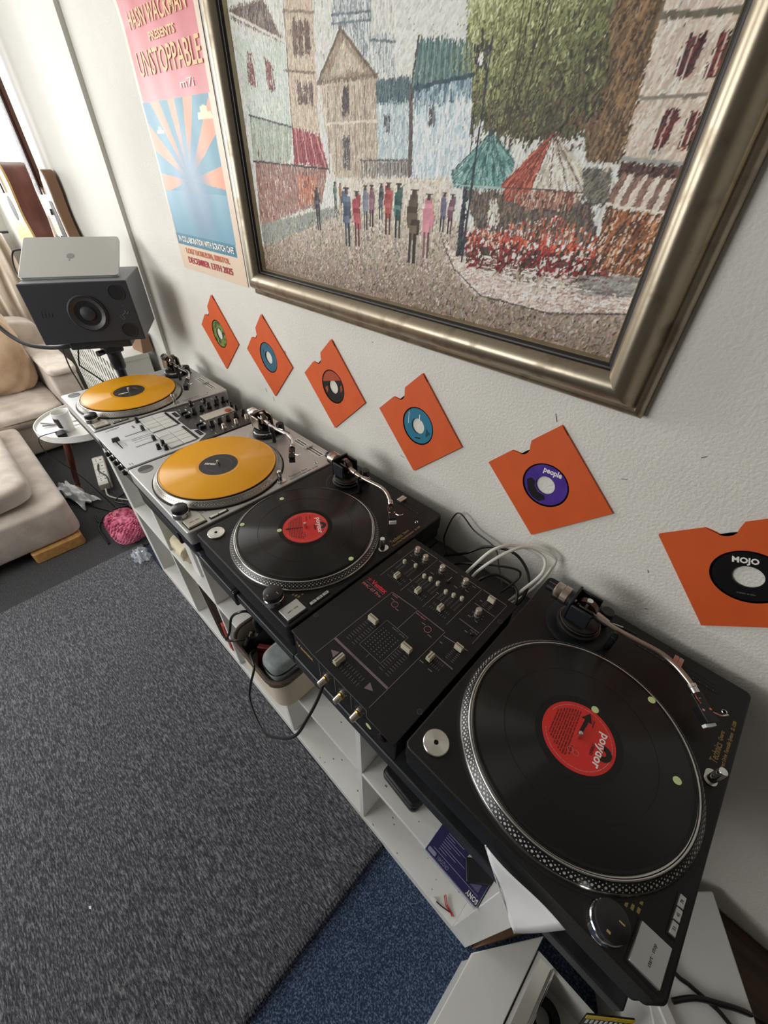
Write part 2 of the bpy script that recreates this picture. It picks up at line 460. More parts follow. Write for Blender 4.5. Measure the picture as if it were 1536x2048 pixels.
# far wall with its window opening
W1 = (-2.05, -0.22, 0.30, 1.42)
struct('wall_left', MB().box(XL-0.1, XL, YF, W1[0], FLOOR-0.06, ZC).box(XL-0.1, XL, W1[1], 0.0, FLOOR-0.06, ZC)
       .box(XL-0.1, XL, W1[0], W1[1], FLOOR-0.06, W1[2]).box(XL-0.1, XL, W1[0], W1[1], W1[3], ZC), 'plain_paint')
W2 = (-1.85, 0.45, 0.15, 1.45)  # opening added in the unseen wall for the rear fill light
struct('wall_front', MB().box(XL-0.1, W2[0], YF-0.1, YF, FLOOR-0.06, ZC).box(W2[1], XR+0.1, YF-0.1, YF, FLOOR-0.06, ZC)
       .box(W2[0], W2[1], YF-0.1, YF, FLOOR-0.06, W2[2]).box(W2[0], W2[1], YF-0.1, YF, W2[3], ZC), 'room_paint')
def window(name, u0, u1, z0, z1, axis):
    fr = MB(); pn = []
    t = 0.05
    def bx(mb, a0, a1, b0, b1):
        if axis == 'x': mb.box(XL-0.08, XL-0.03, a0, a1, b0, b1)
        else: mb.box(a0, a1, YF-0.08, YF-0.03, b0, b1)
    um = (u0+u1)/2
    bx(fr, u0, u0+t, z0, z1); bx(fr, u1-t, u1, z0, z1); bx(fr, um-t/2, um+t/2, z0+t, z1-t)
    bx(fr, u0+t, u1-t, z0, z0+t); bx(fr, u0+t, u1-t, z1-t, z1)
    w = struct(name, fr, 'window_frame_paint', bevel=0.004)
    for a0, a1 in ((u0+t, um-t/2), (um+t/2, u1-t)):
        p = MB()
        if axis == 'x': p.box(XL-0.057, XL-0.053, a0, a1, z0+t, z1-t)
        else: p.box(a0, a1, YF-0.057, YF-0.053, z0+t, z1-t)
        obj('pane', p, 'window_glass', w)
window('window_1', *W1, 'x')
window('added_window_2', *W2, 'y')  # added window, put behind the camera for its ambient light
# boxed-out panel on the back wall beside the window corner: a 16 mm step, then a soft rounded swell further along
prof = [(-0.510, 0.0), (-0.510, -0.016), (-0.70, -0.0165)]
for k in range(13):
    t = k/12
    prof.append((-0.90 - 0.20*t, -0.0165 - 0.03*(3*t*t-2*t*t*t)))
prof += [(-1.6, -0.048), (XL, -0.050), (XL, 0.0)]
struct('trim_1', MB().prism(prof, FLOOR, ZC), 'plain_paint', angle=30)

# scuffs and chips on the plaster, little raised flakes of old paint and filler
rnd = random.Random(5)
for k, (x, z, l, a) in enumerate(((0.45,0.215,0.02,-50),(0.30,0.05,0.03,-70),(0.34,0.03,0.03,-75),(0.82,0.33,0.008,10),(0.93,0.07,0.02,-10),(1.52,0.10,0.012,-60),
        (1.42,0.25,0.018,20),(1.55,0.02,0.01,30),(1.62,0.28,0.01,5),(1.50,0.33,0.014,40),(1.28,0.31,0.03,-65))):
    m = Matrix.Rotation(R(-a), 3, 'Y')
    o = obj('scuff_mark', MB().obox((x, -0.0004, z), (l/4, 0.0004, 0.0006), m), 'wall_white_mark', bpy.data.objects['wall_back'])

# ------------------------------------------------------------------ rug
rug = MB()
NX, NY = 90, 50
rx0, rx1, ry0, ry1 = -0.46, 1.332, -2.3, -0.4605
def rugz(x, y):
    return FLOOR + 0.010 + 0.006*max(0.0, math.sin(9*x+2.2*y))*max(0, min(1, (0.2-x)/0.6)) + 0.002*math.sin(5*y+3*x)
vs = []; fs = []
for j in range(NY+1):
    for i in range(NX+1):
        x = rx0+(rx1-rx0)*i/NX; y = ry0+(ry1-ry0)*j/NY
        yy = y
        if j == NY: yy = y - 0.003*abs(math.sin(5*x))
        vs.append((x, yy, rugz(x, y)))
for j in range(NY):
    for i in range(NX):
        a = j*(NX+1)+i
        fs.append((a, a+1, a+NX+2, a+NX+1))
n0 = len(vs)
ring = [(i, 0) for i in range(NX+1)] + [(NX, j) for j in range(1, NY+1)] + [(i, NY) for i in range(NX-1, -1, -1)] + [(0, j) for j in range(NY-1, 0, -1)]
for i, j in ring:
    p = vs[j*(NX+1)+i]
    vs.append((p[0], p[1], FLOOR+0.0005))
m_ = len(ring)
for k in range(m_):
    k2 = (k+1) % m_
    a = ring[k][1]*(NX+1)+ring[k][0]; b = ring[k2][1]*(NX+1)+ring[k2][0]
    fs.append((b, a, n0+k, n0+k2))
rug.add(vs, fs)
RUG = FLOOR+0.0085
dk = thing('dark_rug', 'charcoal speckled rug under the tray table and sofa', 'rug', (-1.4, -1.0, FLOOR))
obj('pile', MB().box(-2.60, -0.445, -2.3, -0.19, FLOOR+0.0005, FLOOR+0.008), 'rug_charcoal', dk, bevel=0.003)
rugo = thing('rug', 'dark grey flecked woven rug with bound edge lying over the blue carpet', 'rug', (0.35, -1.4, FLOOR))
obj('pile', rug, 'rug_weave', rugo)
st = MB()
y = ry0
while y < ry1-0.004:
    z = rugz(rx1, y)
    st.tube([(rx1-0.010, y+0.003, z+0.0015), (rx1+0.001, y, z+0.0022), (rx1+0.004, y-0.001, z-0.006)], 0.0036, 5)
    y += 0.0078
e = obj('edge_stitching', st, 'rug_edge', rugo)
e['kind'] = 'stuff'

# ------------------------------------------------------------------ white cube shelf under the decks
sh = thing('cube_shelf', 'long low white cube shelf with open compartments under the decks', 'shelf', (0.71, -0.265, FLOOR))
SY0, SY1 = -0.46, -0.07
obj('bottom_board', MB().box(-0.156, 1.588, SY0, SY1, FLOOR, -0.87), 'white_laminate', sh, bevel=0.0015)
obj('top_board', MB().box(-0.206, 1.638, SY0, SY1, -0.17, -0.14), 'white_laminate', sh, bevel=0.0015)
for a, b in ((-0.206, -0.156), (1.588, 1.638)):
    obj('side_panel', MB().box(a, b, SY0, SY1, FLOOR, -0.17), 'white_laminate', sh, bevel=0.0015)
DIV = [0.187, 0.5395, 0.892, 1.2445]
edges = [-0.156] + [d for d in DIV if d != 0.892] + [1.588]
for i in range(4):
    a = edges[i] + (0.008 if i else 0); b = edges[i+1] - (0.008 if i < 3 else 0)
    obj('shelf_board', MB().box(a, b, SY0, SY1, -0.501, -0.485), 'white_laminate', sh, bevel=0.001)
for d in DIV:
    obj('divider', MB().box(d-0.008, d+0.008, SY0, SY1, -0.87, -0.17 if d != 0.892 else -0.501), 'white_laminate', sh, bevel=0.001)
obj('back_panel', MB().box(-0.156, 1.588, SY1, SY1+0.004, -0.87, -0.17), 'white_laminate', sh)
ds = MB()
for k in range(60):
    x = rnd.uniform(0.9, 1.57); yy = rnd.uniform(-0.455, -0.33); zz = -0.8699 if rnd.random() < 0.6 else -0.4849
    if min(abs(x-d) for d in DIV) < 0.012: continue
    s_ = rnd.uniform(0.0012, 0.003)
    a = rnd.uniform(0, 3)
    ds.obox((x, yy, zz), (s_, s_*0.6, 0.0003), RZ(R(a)*57))
obj('dirt_specks', ds, 'print_grey', sh, kind='stuff')

# ------------------------------------------------------------------ black stand: boards and telescopic front rail
sd = thing('deck_stand', 'black metal stand with boards and telescopic front rail carrying the decks', 'stand', (0.73, -0.26, -0.14))
obj('board', MB().box(1.092, 1.735, -0.488, -0.02, -0.14, TOPZ), 'black_metal', sd, bevel=0.003)
obj('board', MB().box(-0.27, 1.090, -0.445, -0.02, -0.14, TOPZ), 'black_metal', sd, bevel=0.003)
obj('rail', MB().box(0.30, 1.092, -0.4885, -0.466, -0.139, -0.110), 'black_metal', sd, bevel=0.003)
for a, b in ((0.33, 0.575), (0.705, 0.862)):
    s_ = obj('rail_sleeve', MB().box(a, b, -0.493, -0.462, -0.149, -0.106), 'black_metal', sd, bevel=0.003)
    obj('end_collar', MB().box(b, b+0.012, -0.494, -0.460, -0.1495, -0.1055), 'black_plastic', s_, bevel=0.003)
for x in (0.32, 0.66, 1.02):
    obj('bracket', MB().box(x-0.012, x+0.012, -0.468, -0.43, -0.139, -0.112), 'black_metal', sd, bevel=0.002)
# ------------------------------------------------------------------ turntables
DW, DD = 0.353, 0.453                            # along the wall, away from the wall
SU, SV = 0.1761, -0.2758                         # spindle in the deck's own frame (origin: back left corner of the plinth top)
def dots_mesh():
    mb = MB()
    sl = math.atan2(0.0098, 0.0097)
    for frac, n, r in ((0.16, 133, 0.00085), (0.41, 133, 0.0017), (0.66, 133, 0.00105), (0.87, 133, 0.0008)):
        rad = 0.1640 - 0.0080*frac; z = 0.0072 + 0.0088*frac
        for k in range(n):
            a = 2*PI*(k+(0.5 if frac in (0.16, 0.66) else 0.0))/n
            er = Vector((math.cos(a), math.sin(a), 0)); et = Vector((-math.sin(a), math.cos(a), 0))
            up = Vector((-er.x*math.cos(sl), -er.y*math.cos(sl), math.sin(sl)))
            nn = Vector((er.x*math.sin(sl), er.y*math.sin(sl), math.cos(sl)))
            c = Vector((SU + er.x*rad, SV + er.y*rad, z)) + nn*0.0011
            mb.add([c + et*(r*math.cos(PI/4*q)) + up*(r*math.sin(PI/4*q)) for q in range(8)], [tuple(range(8))])
    return mb

def make_deck(name, label, x0, yb, black):
    t = thing(name, label, 'turntable', (x0+DW/2, -yb-DD/2, TOPZ), 'turntables in the row', rel=(x0, -yb, 0))
    top = 'deck_black' if black else 'deck_silver'
    obj('plinth', MB().prism(rrect(0, DW, -DD, 0, 0.010), -0.040, 0.0), top, t, bevel=0.003, seg=3)
    obj('base', MB().prism(rrect(0.002, DW-0.002, -DD+0.002, -0.002, 0.010), -0.068, -0.040), 'deck_black_base', t, bevel=0.003)
    for fx, fy in ((0.05, -0.05), (DW-0.05, -0.05), (0.05, -DD+0.048), (DW-0.05, -DD+0.048)):
        f = obj('foot', MB().lathe([(0.026, -0.107), (0.031, -0.100), (0.031, -0.082), (0.027, -0.068)], 28, (fx, fy, 0)), 'black_rubber', t)
        obj('foot_ring', MB().lathe([(0.0312, -0.086), (0.0322, -0.084), (0.0322, -0.080), (0.0312, -0.078)], 28, (fx, fy, 0), close=True), 'aluminium', f)
    # platter
    c = (SU, SV, 0)
    obj('platter_gap_shade', MB().lathe([(0.150, 0.0002), (0.150, 0.0008), (0.1705, 0.0008), (0.1705, 0.0002)], 96, c, close=True), 'matt_black', t)  # raised dark ring, painting the shade of the gap round the platter
    pm = 'aluminium' if black else 'platter_silver'
    pl = obj('platter', MB().lathe([(0.150, 0.001), (0.1655, 0.001), (0.1664, 0.003), (0.1664, 0.0045), (0.1642, 0.0070), (0.1556, 0.0160),
                                    (0.1552, 0.0170), (0.1540, 0.0174), (0.1528, 0.0172), (0.1520, 0.0160), (0.004, 0.0160)], 120, c), pm, t, angle=50)
    if black:
        obj('strobe_band', MB().lathe([(0.1643, 0.0069), (0.1646, 0.0073), (0.1563, 0.0164), (0.1560, 0.0160)], 120, c, close=True), 'platter_black', pl)
    obj('strobe_dots', dots_mesh(), 'strobe_dot' if black else 'aluminium', pl, kind='stuff')
    obj('platter_mat', MB().lathe([(0.1490, 0.0161), (0.1490, 0.0190), (0.006, 0.0190)], 96, c), 'black_rubber', t)
    obj('spindle', MB().lathe([(0.0036, 0.017), (0.0036, 0.031), (0.0028, 0.0335), (0.0012, 0.0345)], 16, c), 'chrome', t)
    # start/stop, speed buttons, dial, target light
    b = obj('start_stop_button', MB().box(0.3115, 0.3425, -0.4435, -0.4025, 0.001, 0.006), 'offwhite_plastic' if not black else 'laptop_silver', t, bevel=0.0008)
    obj('button_frame', MB().box(0.3095, 0.3445, -0.4455, -0.4005, -0.001, 0.0018), 'matt_black', b)
    text('lettering', 'start · stop', 0.0052, 'print_black', b, (0.328, -0.423, 0.0062), RZ(90), depth=0.0001)
    seg = [(0.347, 0.3605), (0.362, 0.3755), (0.377, 0.391)] if black else [(0.349, 0.3685), (0.3705, 0.390)]
    for q, (a, e_) in enumerate(seg):
        s_ = obj('speed_button', MB().box(0.3365, 0.3430, -e_, -a, -0.0005, 0.0042), 'laptop_silver' if black else 'aluminium', t, bevel=0.0006)
        if black: text('lettering', ('33', '45', '78')[2-q], 0.0042, 'print_black', s_, (0.3398, -(a+e_)/2, 0.0044), RZ(90), depth=0.0001)
    obj('speed_button_slot', MB().box(0.3350, 0.3445, -0.3925, -0.3455, -0.001, 0.0012), 'matt_black', t)
    d = obj('power_dial', MB().lathe([(0.0200, -0.001), (0.0200, 0.004), (0.0192, 0.006), (0.0192, 0.0135), (0.0180, 0.0150)], 40, (0.283, -0.433, 0)), 'chrome' if black else 'aluminium', t)
    obj('dial_cap', MB().lathe([(0.0182, 0.014), (0.0182, 0.0250), (0.0164, 0.0264)], 40, (0.283, -0.433, 0)), 'black_plastic', d)
    if black: obj('dial_marking', MB().box(0.281, 0.285, -0.446, -0.4435, 0.0263, 0.0266).box(0.288, 0.294, -0.429, -0.4275, 0.0263, 0.0266), 'print_gold', d)
    obj('strobe_legend', MB().box(0.306, 0.309, -0.398, -0.392, 0, 0.0002).box(0.300, 0.303, -0.400, -0.394, 0, 0.0002).box(0.306, 0.309, -0.388, -0.384, 0, 0.0002)
        .box(0.300, 0.303, -0.390, -0.386, 0, 0.0002).box(0.294, 0.297, -0.402, -0.397, 0, 0.0002), 'print_gold' if black else 'print_grey', t)
    lt = obj('target_light', MB().lathe([(0.0058, 0.0), (0.0058, 0.033), (0.0050, 0.0345)], 24, (0.333, -0.189, 0)), 'chrome', t)
    obj('light_collar', MB().prism([(0.333+0.0082*math.cos(a), -0.189+0.0082*math.sin(a)+(0.008 if math.sin(a) > 0 else 0)) for a in [2*PI*k/24 for k in range(24)]], -0.001, 0.0022), 'aluminium', lt)
    # pitch fader along the wall edge
    ps = obj('pitch_slider_plate', MB().box(0.180, 0.312, -0.042, -0.018, -0.001, 0.0006), 'deck_black_base' if black else 'white_plastic', t)
    obj('pitch_slot', MB().box(0.186, 0.307, -0.0275, -0.0245, 0.0, 0.0010).box(0.186, 0.307, -0.036, -0.0335, 0.0, 0.0010), 'matt_black', ps)
    sc = MB()
    for k in range(13):
        sc.box(0.190+k*0.0095, 0.1906+k*0.0095, -0.0405, -0.0375, 0.0006, 0.0009)
    obj('pitch_scale', sc, 'print_grey', ps, kind='stuff')
    obj('pitch_knob', MB().box(0.240, 0.2465, -0.043, -0.020, 0.001, 0.008).box(0.2475, 0.254, -0.043, -0.020, 0.001, 0.008).box(0.2465, 0.2475, -0.043, -0.020, 0.001, 0.0055), 'aluminium', t, bevel=0.0006)
    text('lettering', 'Technics', 0.0135, 'print_gold' if black else 'print_grey', t, (0.331, -0.160, 0.0002), RZ(90), align='LEFT', fit=0.036)
    text('lettering', 'Quartz', 0.0075, 'print_gold' if black else 'print_grey', t, (0.331, -0.119, 0.0002), RZ(90), align='LEFT', fit=0.018)
    text('lettering', 'Direct Drive Turntable System   SL-1200', 0.0068, 'print_gold' if black else 'print_grey', t, (0.3415, -0.164, 0.0002), RZ(90), align='LEFT', fit=0.092)
    # tonearm
    ring = obj('tonearm_plate', MB().lathe([(0.056, 0.0002), (0.056, 0.0015), (0.052, 0.0026), (0.047, 0.0016), (0.0, 0.0016)], 64, (0.092, -0.077, 0)), 'deck_black_base' if black else 'deck_silver', t)
    bs = obj('tonearm_base', MB().lathe([(0.038, 0.001), (0.038, 0.010), (0.036, 0.0115), (0.033, 0.012), (0.033, 0.022), (0.030, 0.024), (0.014, 0.026), (0.014, 0.038)], 56, (0.092, -0.077, 0)),
             'black_plastic', t, label=None)
    obj('height_ring', MB().lathe([(0.0335, 0.013), (0.0350, 0.014), (0.0350, 0.018), (0.0335, 0.019)], 56, (0.092, -0.077, 0), close=True), 'dark_chrome' if black else 'chrome', bs)
    gm = 'deck_black_base' if black else 'arm_metal'
    g = MB()
    g.box(0.066, 0.071, -0.104, -0.052, 0.026, 0.070)            # upright of the bearing yoke
    g.box(0.071, 0.108, -0.104, -0.099, 0.030, 0.066)
    g.box(0.071, 0.108, -0.057, -0.052, 0.030, 0.066)
    gb = obj('bearing_yoke', g, gm, t, bevel=0.002)
    obj('bearing_ring', MB().lathe([(0.0165, -0.006), (0.0195, -0.006), (0.0195, 0.006), (0.0165, 0.006)], 32, (0.092, -0.078, 0.052), Matrix.Rotation(R(90), 3, 'X'), close=True), 'dark_chrome', gb)
    obj('pivot_screw', MB().cyl((0.092, -0.078, 0), 0.005, 0.062, 0.0735, 16), 'chrome', gb)
    obj('bearing_housing', MB().box(0.079, 0.106, -0.091, -0.066, 0.043, 0.062), 'dark_chrome' if black else 'chrome', gb, bevel=0.003)
    pts = smooth_path([(0.060, -0.078, 0.053), (0.100, -0.079, 0.052), (0.142, -0.082, 0.050), (0.178, -0.079, 0.049), (0.213, -0.075, 0.048), (0.237, -0.0795, 0.047), (0.257, -0.090, 0.046), (0.268, -0.0975, 0.045)], 8)
    arm = obj('tonearm', MB().tube(pts, 0.0046, 14), 'arm_metal' if black else 'chrome', t)
    ax = Matrix.Rotation(R(90), 3, 'Y')
    obj('arm_sleeve', MB().tube([(0.104, -0.0791, 0.052), (0.132, -0.0815, 0.0507)], [0.0075, 0.0062], 16), 'arm_metal' if black else 'chrome', arm)
    obj('counterweight', MB().lathe([(0.0150, 0.0), (0.0168, 0.002), (0.0168, 0.011), (0.0160, 0.0125), (0.0160, 0.0135), (0.0172, 0.0145), (0.0172, 0.025), (0.0155, 0.027)], 40, (0.033, -0.078, 0.053), ax), 'arm_metal' if black else 'chrome', arm)
    obj('counterweight_dial', MB().lathe([(0.0165, 0.0), (0.0165, 0.007), (0.013, 0.008)], 40, (0.060, -0.078, 0.053), ax), 'black_plastic', arm)
    obj('balance_stub', MB().tube([(0.018, -0.078, 0.053), (0.036, -0.078, 0.053)], 0.0085, 18), 'black_plastic' if black else 'chrome', arm)
    dv = Vector((0.310-0.268, -0.131+0.0975, 0.036-0.045)).normalized()
    o0 = Vector((0.266, -0.0962, 0.0452))
    obj('locking_collar', MB().tube([o0-dv*0.001, o0+dv*0.004, o0+dv*0.0045, o0+dv*0.012], [0.0066, 0.0070, 0.0062, 0.0062], 18), 'chrome' if black else 'aluminium', arm)
    sd_ = dv.cross(Vector((0, 0, 1))).normalized(); up = sd_.cross(dv)
    mm = Matrix((dv, sd_, up)).transposed()
    hs = obj('headshell', MB().obox(o0+dv*0.032, (0.021, 0.0085, 0.0018), mm).obox(o0+dv*0.018-up*0.002, (0.007, 0.005, 0.0015), mm), 'black_plastic', arm, bevel=0.001)
    obj('cartridge', MB().obox(o0+dv*0.041-up*0.0085, (0.0115, 0.0075, 0.0068), mm), 'black_plastic', hs, bevel=0.001)
    obj('stylus_guard', MB().obox(o0+dv*0.0545-up*0.0105, (0.0022, 0.0082, 0.0046), mm), 'white_plastic' if black else 'black_plastic', hs, bevel=0.0006)
    obj('lead_wire', MB().tube(smooth_path([o0+dv*0.013+up*0.001+sd_*0.003, o0+dv*0.019+up*0.004+sd_*0.006, o0+dv*0.027+up*0.002+sd_*0.003], 5), 0.0007, 6), 'label_copper', hs)
    obj('finger_lift', MB().tube(smooth_path([o0+dv*0.040-sd_*0.008+up*0.001, o0+dv*0.046-sd_*0.016+up*0.003, o0+dv*0.047-sd_*0.024+up*0.0065], 5), 0.0012, 6), 'chrome', hs)
    for q in (-1, 1):
        obj('cartridge_screw', MB().cyl(tuple(o0+dv*0.036+sd_*0.0055*q+up*0.0015), 0.0019, 0, 0.0016, 12), 'chrome', hs)
    obj('sticker', MB().cyl(tuple(o0+dv*0.017+up*0.0008), 0.0034, 0, 0.0006, 14), 'sticker_green' if black else 'print_grey', hs)
    obj('anti_skate_dial', MB().lathe([(0.012, 0.004), (0.012, 0.034), (0.0105, 0.036)], 28, (0.122, -0.040, 0)), 'black_plastic', t)
    cl = obj('cue_lever', MB().tube([(0.128, -0.060, 0.030), (0.150, -0.052, 0.030), (0.176, -0.044, 0.025)], [0.0028, 0.0018, 0.0022], 8), 'black_plastic', t)
    obj('lever_tip', MB().tube([(0.138, -0.0565, 0.031), (0.154, -0.051, 0.0305)], 0.0014, 8), 'chrome', cl)
    obj('arm_rest', MB().cyl((0.150, -0.084, 0), 0.0055, 0.001, 0.040, 16).box(0.146, 0.154, -0.094, -0.089, 0.038, 0.054).box(0.146, 0.154, -0.0945, -0.075, 0.036, 0.041), 'black_plastic', t, bevel=0.0008)
    obj('spare_headshell_hole', MB().lathe([(0.0026, 0.0003), (0.0036, 0.0012), (0.0042, 0.0003)], 24, (0.326, -0.066, 0)), 'chrome', t)
    if not black:
        obj('adapter_well', MB().prism([(0.028+0.0195*math.cos(a), -0.416+0.0195*math.sin(a)) for a in [2*PI*k/36 for k in range(36)]], -0.001, 0.0006), 'print_grey', t)
        obj('well_floor', MB().prism([(0.0255+0.0165*math.cos(a), -0.416+0.0180*math.sin(a)) for a in [R(70)+R(220)*k/20 for k in range(21)]], 0.0005, 0.0009), 'mixer_grey', t)
    return t

def copy_tree(o, parent=None):
    c_ = o.copy()
    C.objects.link(c_)
    if parent: c_.parent = parent
    for ch in list(o.children):
        copy_tree(ch, c_)
    return c_

DECKS = {1: (-0.254, 0.046), 2: (0.386, 0.052), 3: (0.750, 0.039), 4: (1.380, 0.033)}
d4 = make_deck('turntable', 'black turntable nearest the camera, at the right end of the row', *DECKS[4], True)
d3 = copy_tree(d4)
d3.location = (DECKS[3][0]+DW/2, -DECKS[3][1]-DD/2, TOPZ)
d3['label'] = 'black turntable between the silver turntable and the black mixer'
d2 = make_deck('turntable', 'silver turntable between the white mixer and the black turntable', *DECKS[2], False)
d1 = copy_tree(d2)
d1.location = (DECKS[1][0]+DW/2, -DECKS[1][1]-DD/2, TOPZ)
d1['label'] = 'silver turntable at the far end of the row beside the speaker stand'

# 45 rpm adapters lying in the black decks
for k, lab in ((3, 'round silver single adapter on the farther black turntable'), (4, 'round silver single adapter on the nearest black turntable')):
    x0, yb = DECKS[k]
    a = obj('record_adapter', MB().lathe([(0.0035, 0.0002), (0.0190, 0.0002), (0.0190, 0.0030), (0.0180, 0.0038), (0.0035, 0.0038)], 48, (0, 0, 0), close=True), 'brushed_disc')
    a.location = (x0+0.033, -yb-0.4195, 0.0004)
    tag(a, lab, 'adapter', 'single adapters on the decks')

# records on the platters
def record(k, label, amber, rot, stickers=()):
    x0, yb = DECKS[k]
    loc = (x0+SU, -yb+SV, 0.0190)
    t = thing('vinyl_record', label, 'record', loc, 'records on the platters', rel=loc)
    body = 'vinyl_amber' if amber else 'vinyl_black'
    obj('disc', MB().lathe([(0.0037, 0.0), (0.1490, 0.0), (0.1500, 0.0008), (0.1500, 0.0014), (0.1482, 0.0021), (0.0037, 0.0021)], 128, close=True), body, t, angle=60)
    for r0, r1 in (((0.1472, 0.1492), (0.0505, 0.0585)) if amber else ((0.1458, 0.1492), (0.1040, 0.1044), (0.0505, 0.0600))):
        obj('run_band', MB().lathe([(r0, 0.0020), (r0, 0.0023), (r1, 0.0023), (r1, 0.0020)], 128, close=True), 'vinyl_amber_edge' if amber else 'vinyl_smooth', t)
    lb = obj('label', MB().lathe([(0.0037, 0.0019), (0.0500, 0.0019), (0.0500, 0.0025), (0.0037, 0.0025)], 72, close=True), 'label_black' if amber else 'label_red', t)
    M = RZ(rot)
    z = 0.0026
    def P(x, y): p = M @ Vector((x, y, 0)); return (p.x, p.y, z)
    if amber:
        if k == 2: text('lettering', 'serato', 0.0165, 'print_white', lb, P(-0.022, 0.0), M, fit=0.030, bold=0.0004)
        else: text('lettering', 'serato', 0.010, 'print_grey', lb, P(0.0, 0.026), M, fit=0.026)
        obj('label_ring', MB().lathe([(0.0335, 0.0024), (0.0335, 0.0027), (0.0340, 0.0027), (0.0340, 0.0024)], 72, close=True), 'print_grey', lb)
        if k == 1:
            m2 = MB().obox((0, 0, 0), (0.015, 0.003, 0.0003), Matrix.Identity(3))
            m2.xform(Matrix.Translation(P(0.0, -0.024)) @ RZ(rot+62).to_4x4())
            obj('label_arrow', m2, 'print_white', lb)
    else:
        text('lettering', 'polydor', 0.0165, 'print_white', lb, P(0.0, 0.0310), M, fit=0.053, bold=0.0003)
        arch = [(0.0115*math.cos(a), 0.0115*math.sin(a)) for a in [R(-8)+R(196)*q/16 for q in range(17)]] + [(0.0042*math.cos(a), 0.0042*math.sin(a)) for a in [R(188)-R(196)*q/10 for q in range(11)]]
        am = MB().prism(arch, 0.0, 0.0003)
        am.xform(Matrix.Translation(P(0.002, 0.0345)) @ M.to_4x4())
        obj('label_arch', am, 'print_black', lb)
        text('lettering', 'STEREO', 0.0052, 'print_black', lb, P(0.006, 0.0205), M, bold=0.0001)
        for q in (-1, 1):
            rg = MB().lathe([(0.0036, 0), (0.0036, 0.0003), (0.0041, 0.0003), (0.0041, 0)], 24, close=True)
            rg.xform(Matrix.Translation(P(0.0245, 0.0002-0.0040*q)) )
            obj('label_ring', rg, 'print_pink', lb)
        ln = MB(); rr = random.Random(k)
        for q in range(9):
            y = -0.0085 - q*0.0035
            w = math.sqrt(max(1e-6, 0.0425**2 - y*y))
            x = -w*0.92
            while x < w*0.85:
                l = rr.uniform(0.003, 0.011)
                l = min(l, w*0.9-x)
                if l > 0.001: ln.add([(x, y, 0), (x+l, y, 0), (x+l, y+0.0017, 0), (x, y+0.0017, 0)], [(0,1,2,3)])
                x += l+0.0013
        for a_, b_, l in ((-0.036, 0.004, 0.016), (0.018, -0.004, 0.014), (-0.036, 0.012, 0.012)):
            ln.add([(a_, b_, 0), (a_+l, b_, 0), (a_+l, b_+0.0016, 0), (a_, b_+0.0016, 0)], [(0,1,2,3)])
        ln.xform(Matrix.Translation((0, 0, z+0.0001)) @ M.to_4x4())
        obj('label_small_print', ln, 'print_darkred', lb, kind='stuff')
        rim = MB(); q = 0
        while q < 320:
            l = rr.uniform(3, 14)
            for a0, a1 in ((q, q+l),):
                n_ = 4
                pa = [(0.0445*math.cos(R(a0+(a1-a0)*i/n_)), 0.0445*math.sin(R(a0+(a1-a0)*i/n_)), z+0.0001) for i in range(n_+1)]
                pb = [(0.0456*math.cos(R(a0+(a1-a0)*i/n_)), 0.0456*math.sin(R(a0+(a1-a0)*i/n_)), z+0.0001) for i in range(n_+1)]
                rim.add(pa+pb, [(i, i+1, n_+2+i, n_+1+i) for i in range(n_)])
            q += l+rr.uniform(0.8, 2.0)
        rim.xform(RZ(rot-70).to_4x4())
        obj('label_rim_print', rim, 'print_pink', lb, kind='stuff')
    for ang, r in stickers:
        obj('cue_sticker', MB().cyl((r*math.cos(R(ang)), r*math.sin(R(ang)), 0), 0.0052, 0.0022, 0.0029, 24), 'sticker_green', t)
    if not amber:
        ang = stickers[0][0]
        ar = MB().prism([(0.004, -0.0022), (0.030, -0.0026), (0.029, -0.0075), (0.0435, 0.0), (0.029, 0.0075), (0.030, 0.0026), (0.004, 0.0022)] if k == 4 else
                        [(0.005, -0.0006), (0.036, -0.0007), (0.035, -0.0042), (0.0455, 0.0), (0.035, 0.0042), (0.036, 0.0007), (0.005, 0.0006)], z+0.0002, z+0.0006)
        ar.xform(RZ(ang+(3 if k == 4 else 0)).to_4x4())
        obj('drawn_arrow', ar, 'print_black', lb)
    return t
record(4, 'black record with red label and bold black arrow on the nearest turntable', False, -83, [(88, 0.0545), (66, 0.1435), (18.5, 0.1255)])
record(3, 'black record with red label and thin arrow on the farther black turntable', False, -32, [(-122.8, 0.0570), (-137.6, 0.1425), (170, 0.1230), (3, 0.1440)])
record(2, 'amber yellow record with black label on the silver turntable beside the black turntable', True, 41)
record(1, 'amber yellow record with black label on the farthest silver turntable', True, 20)

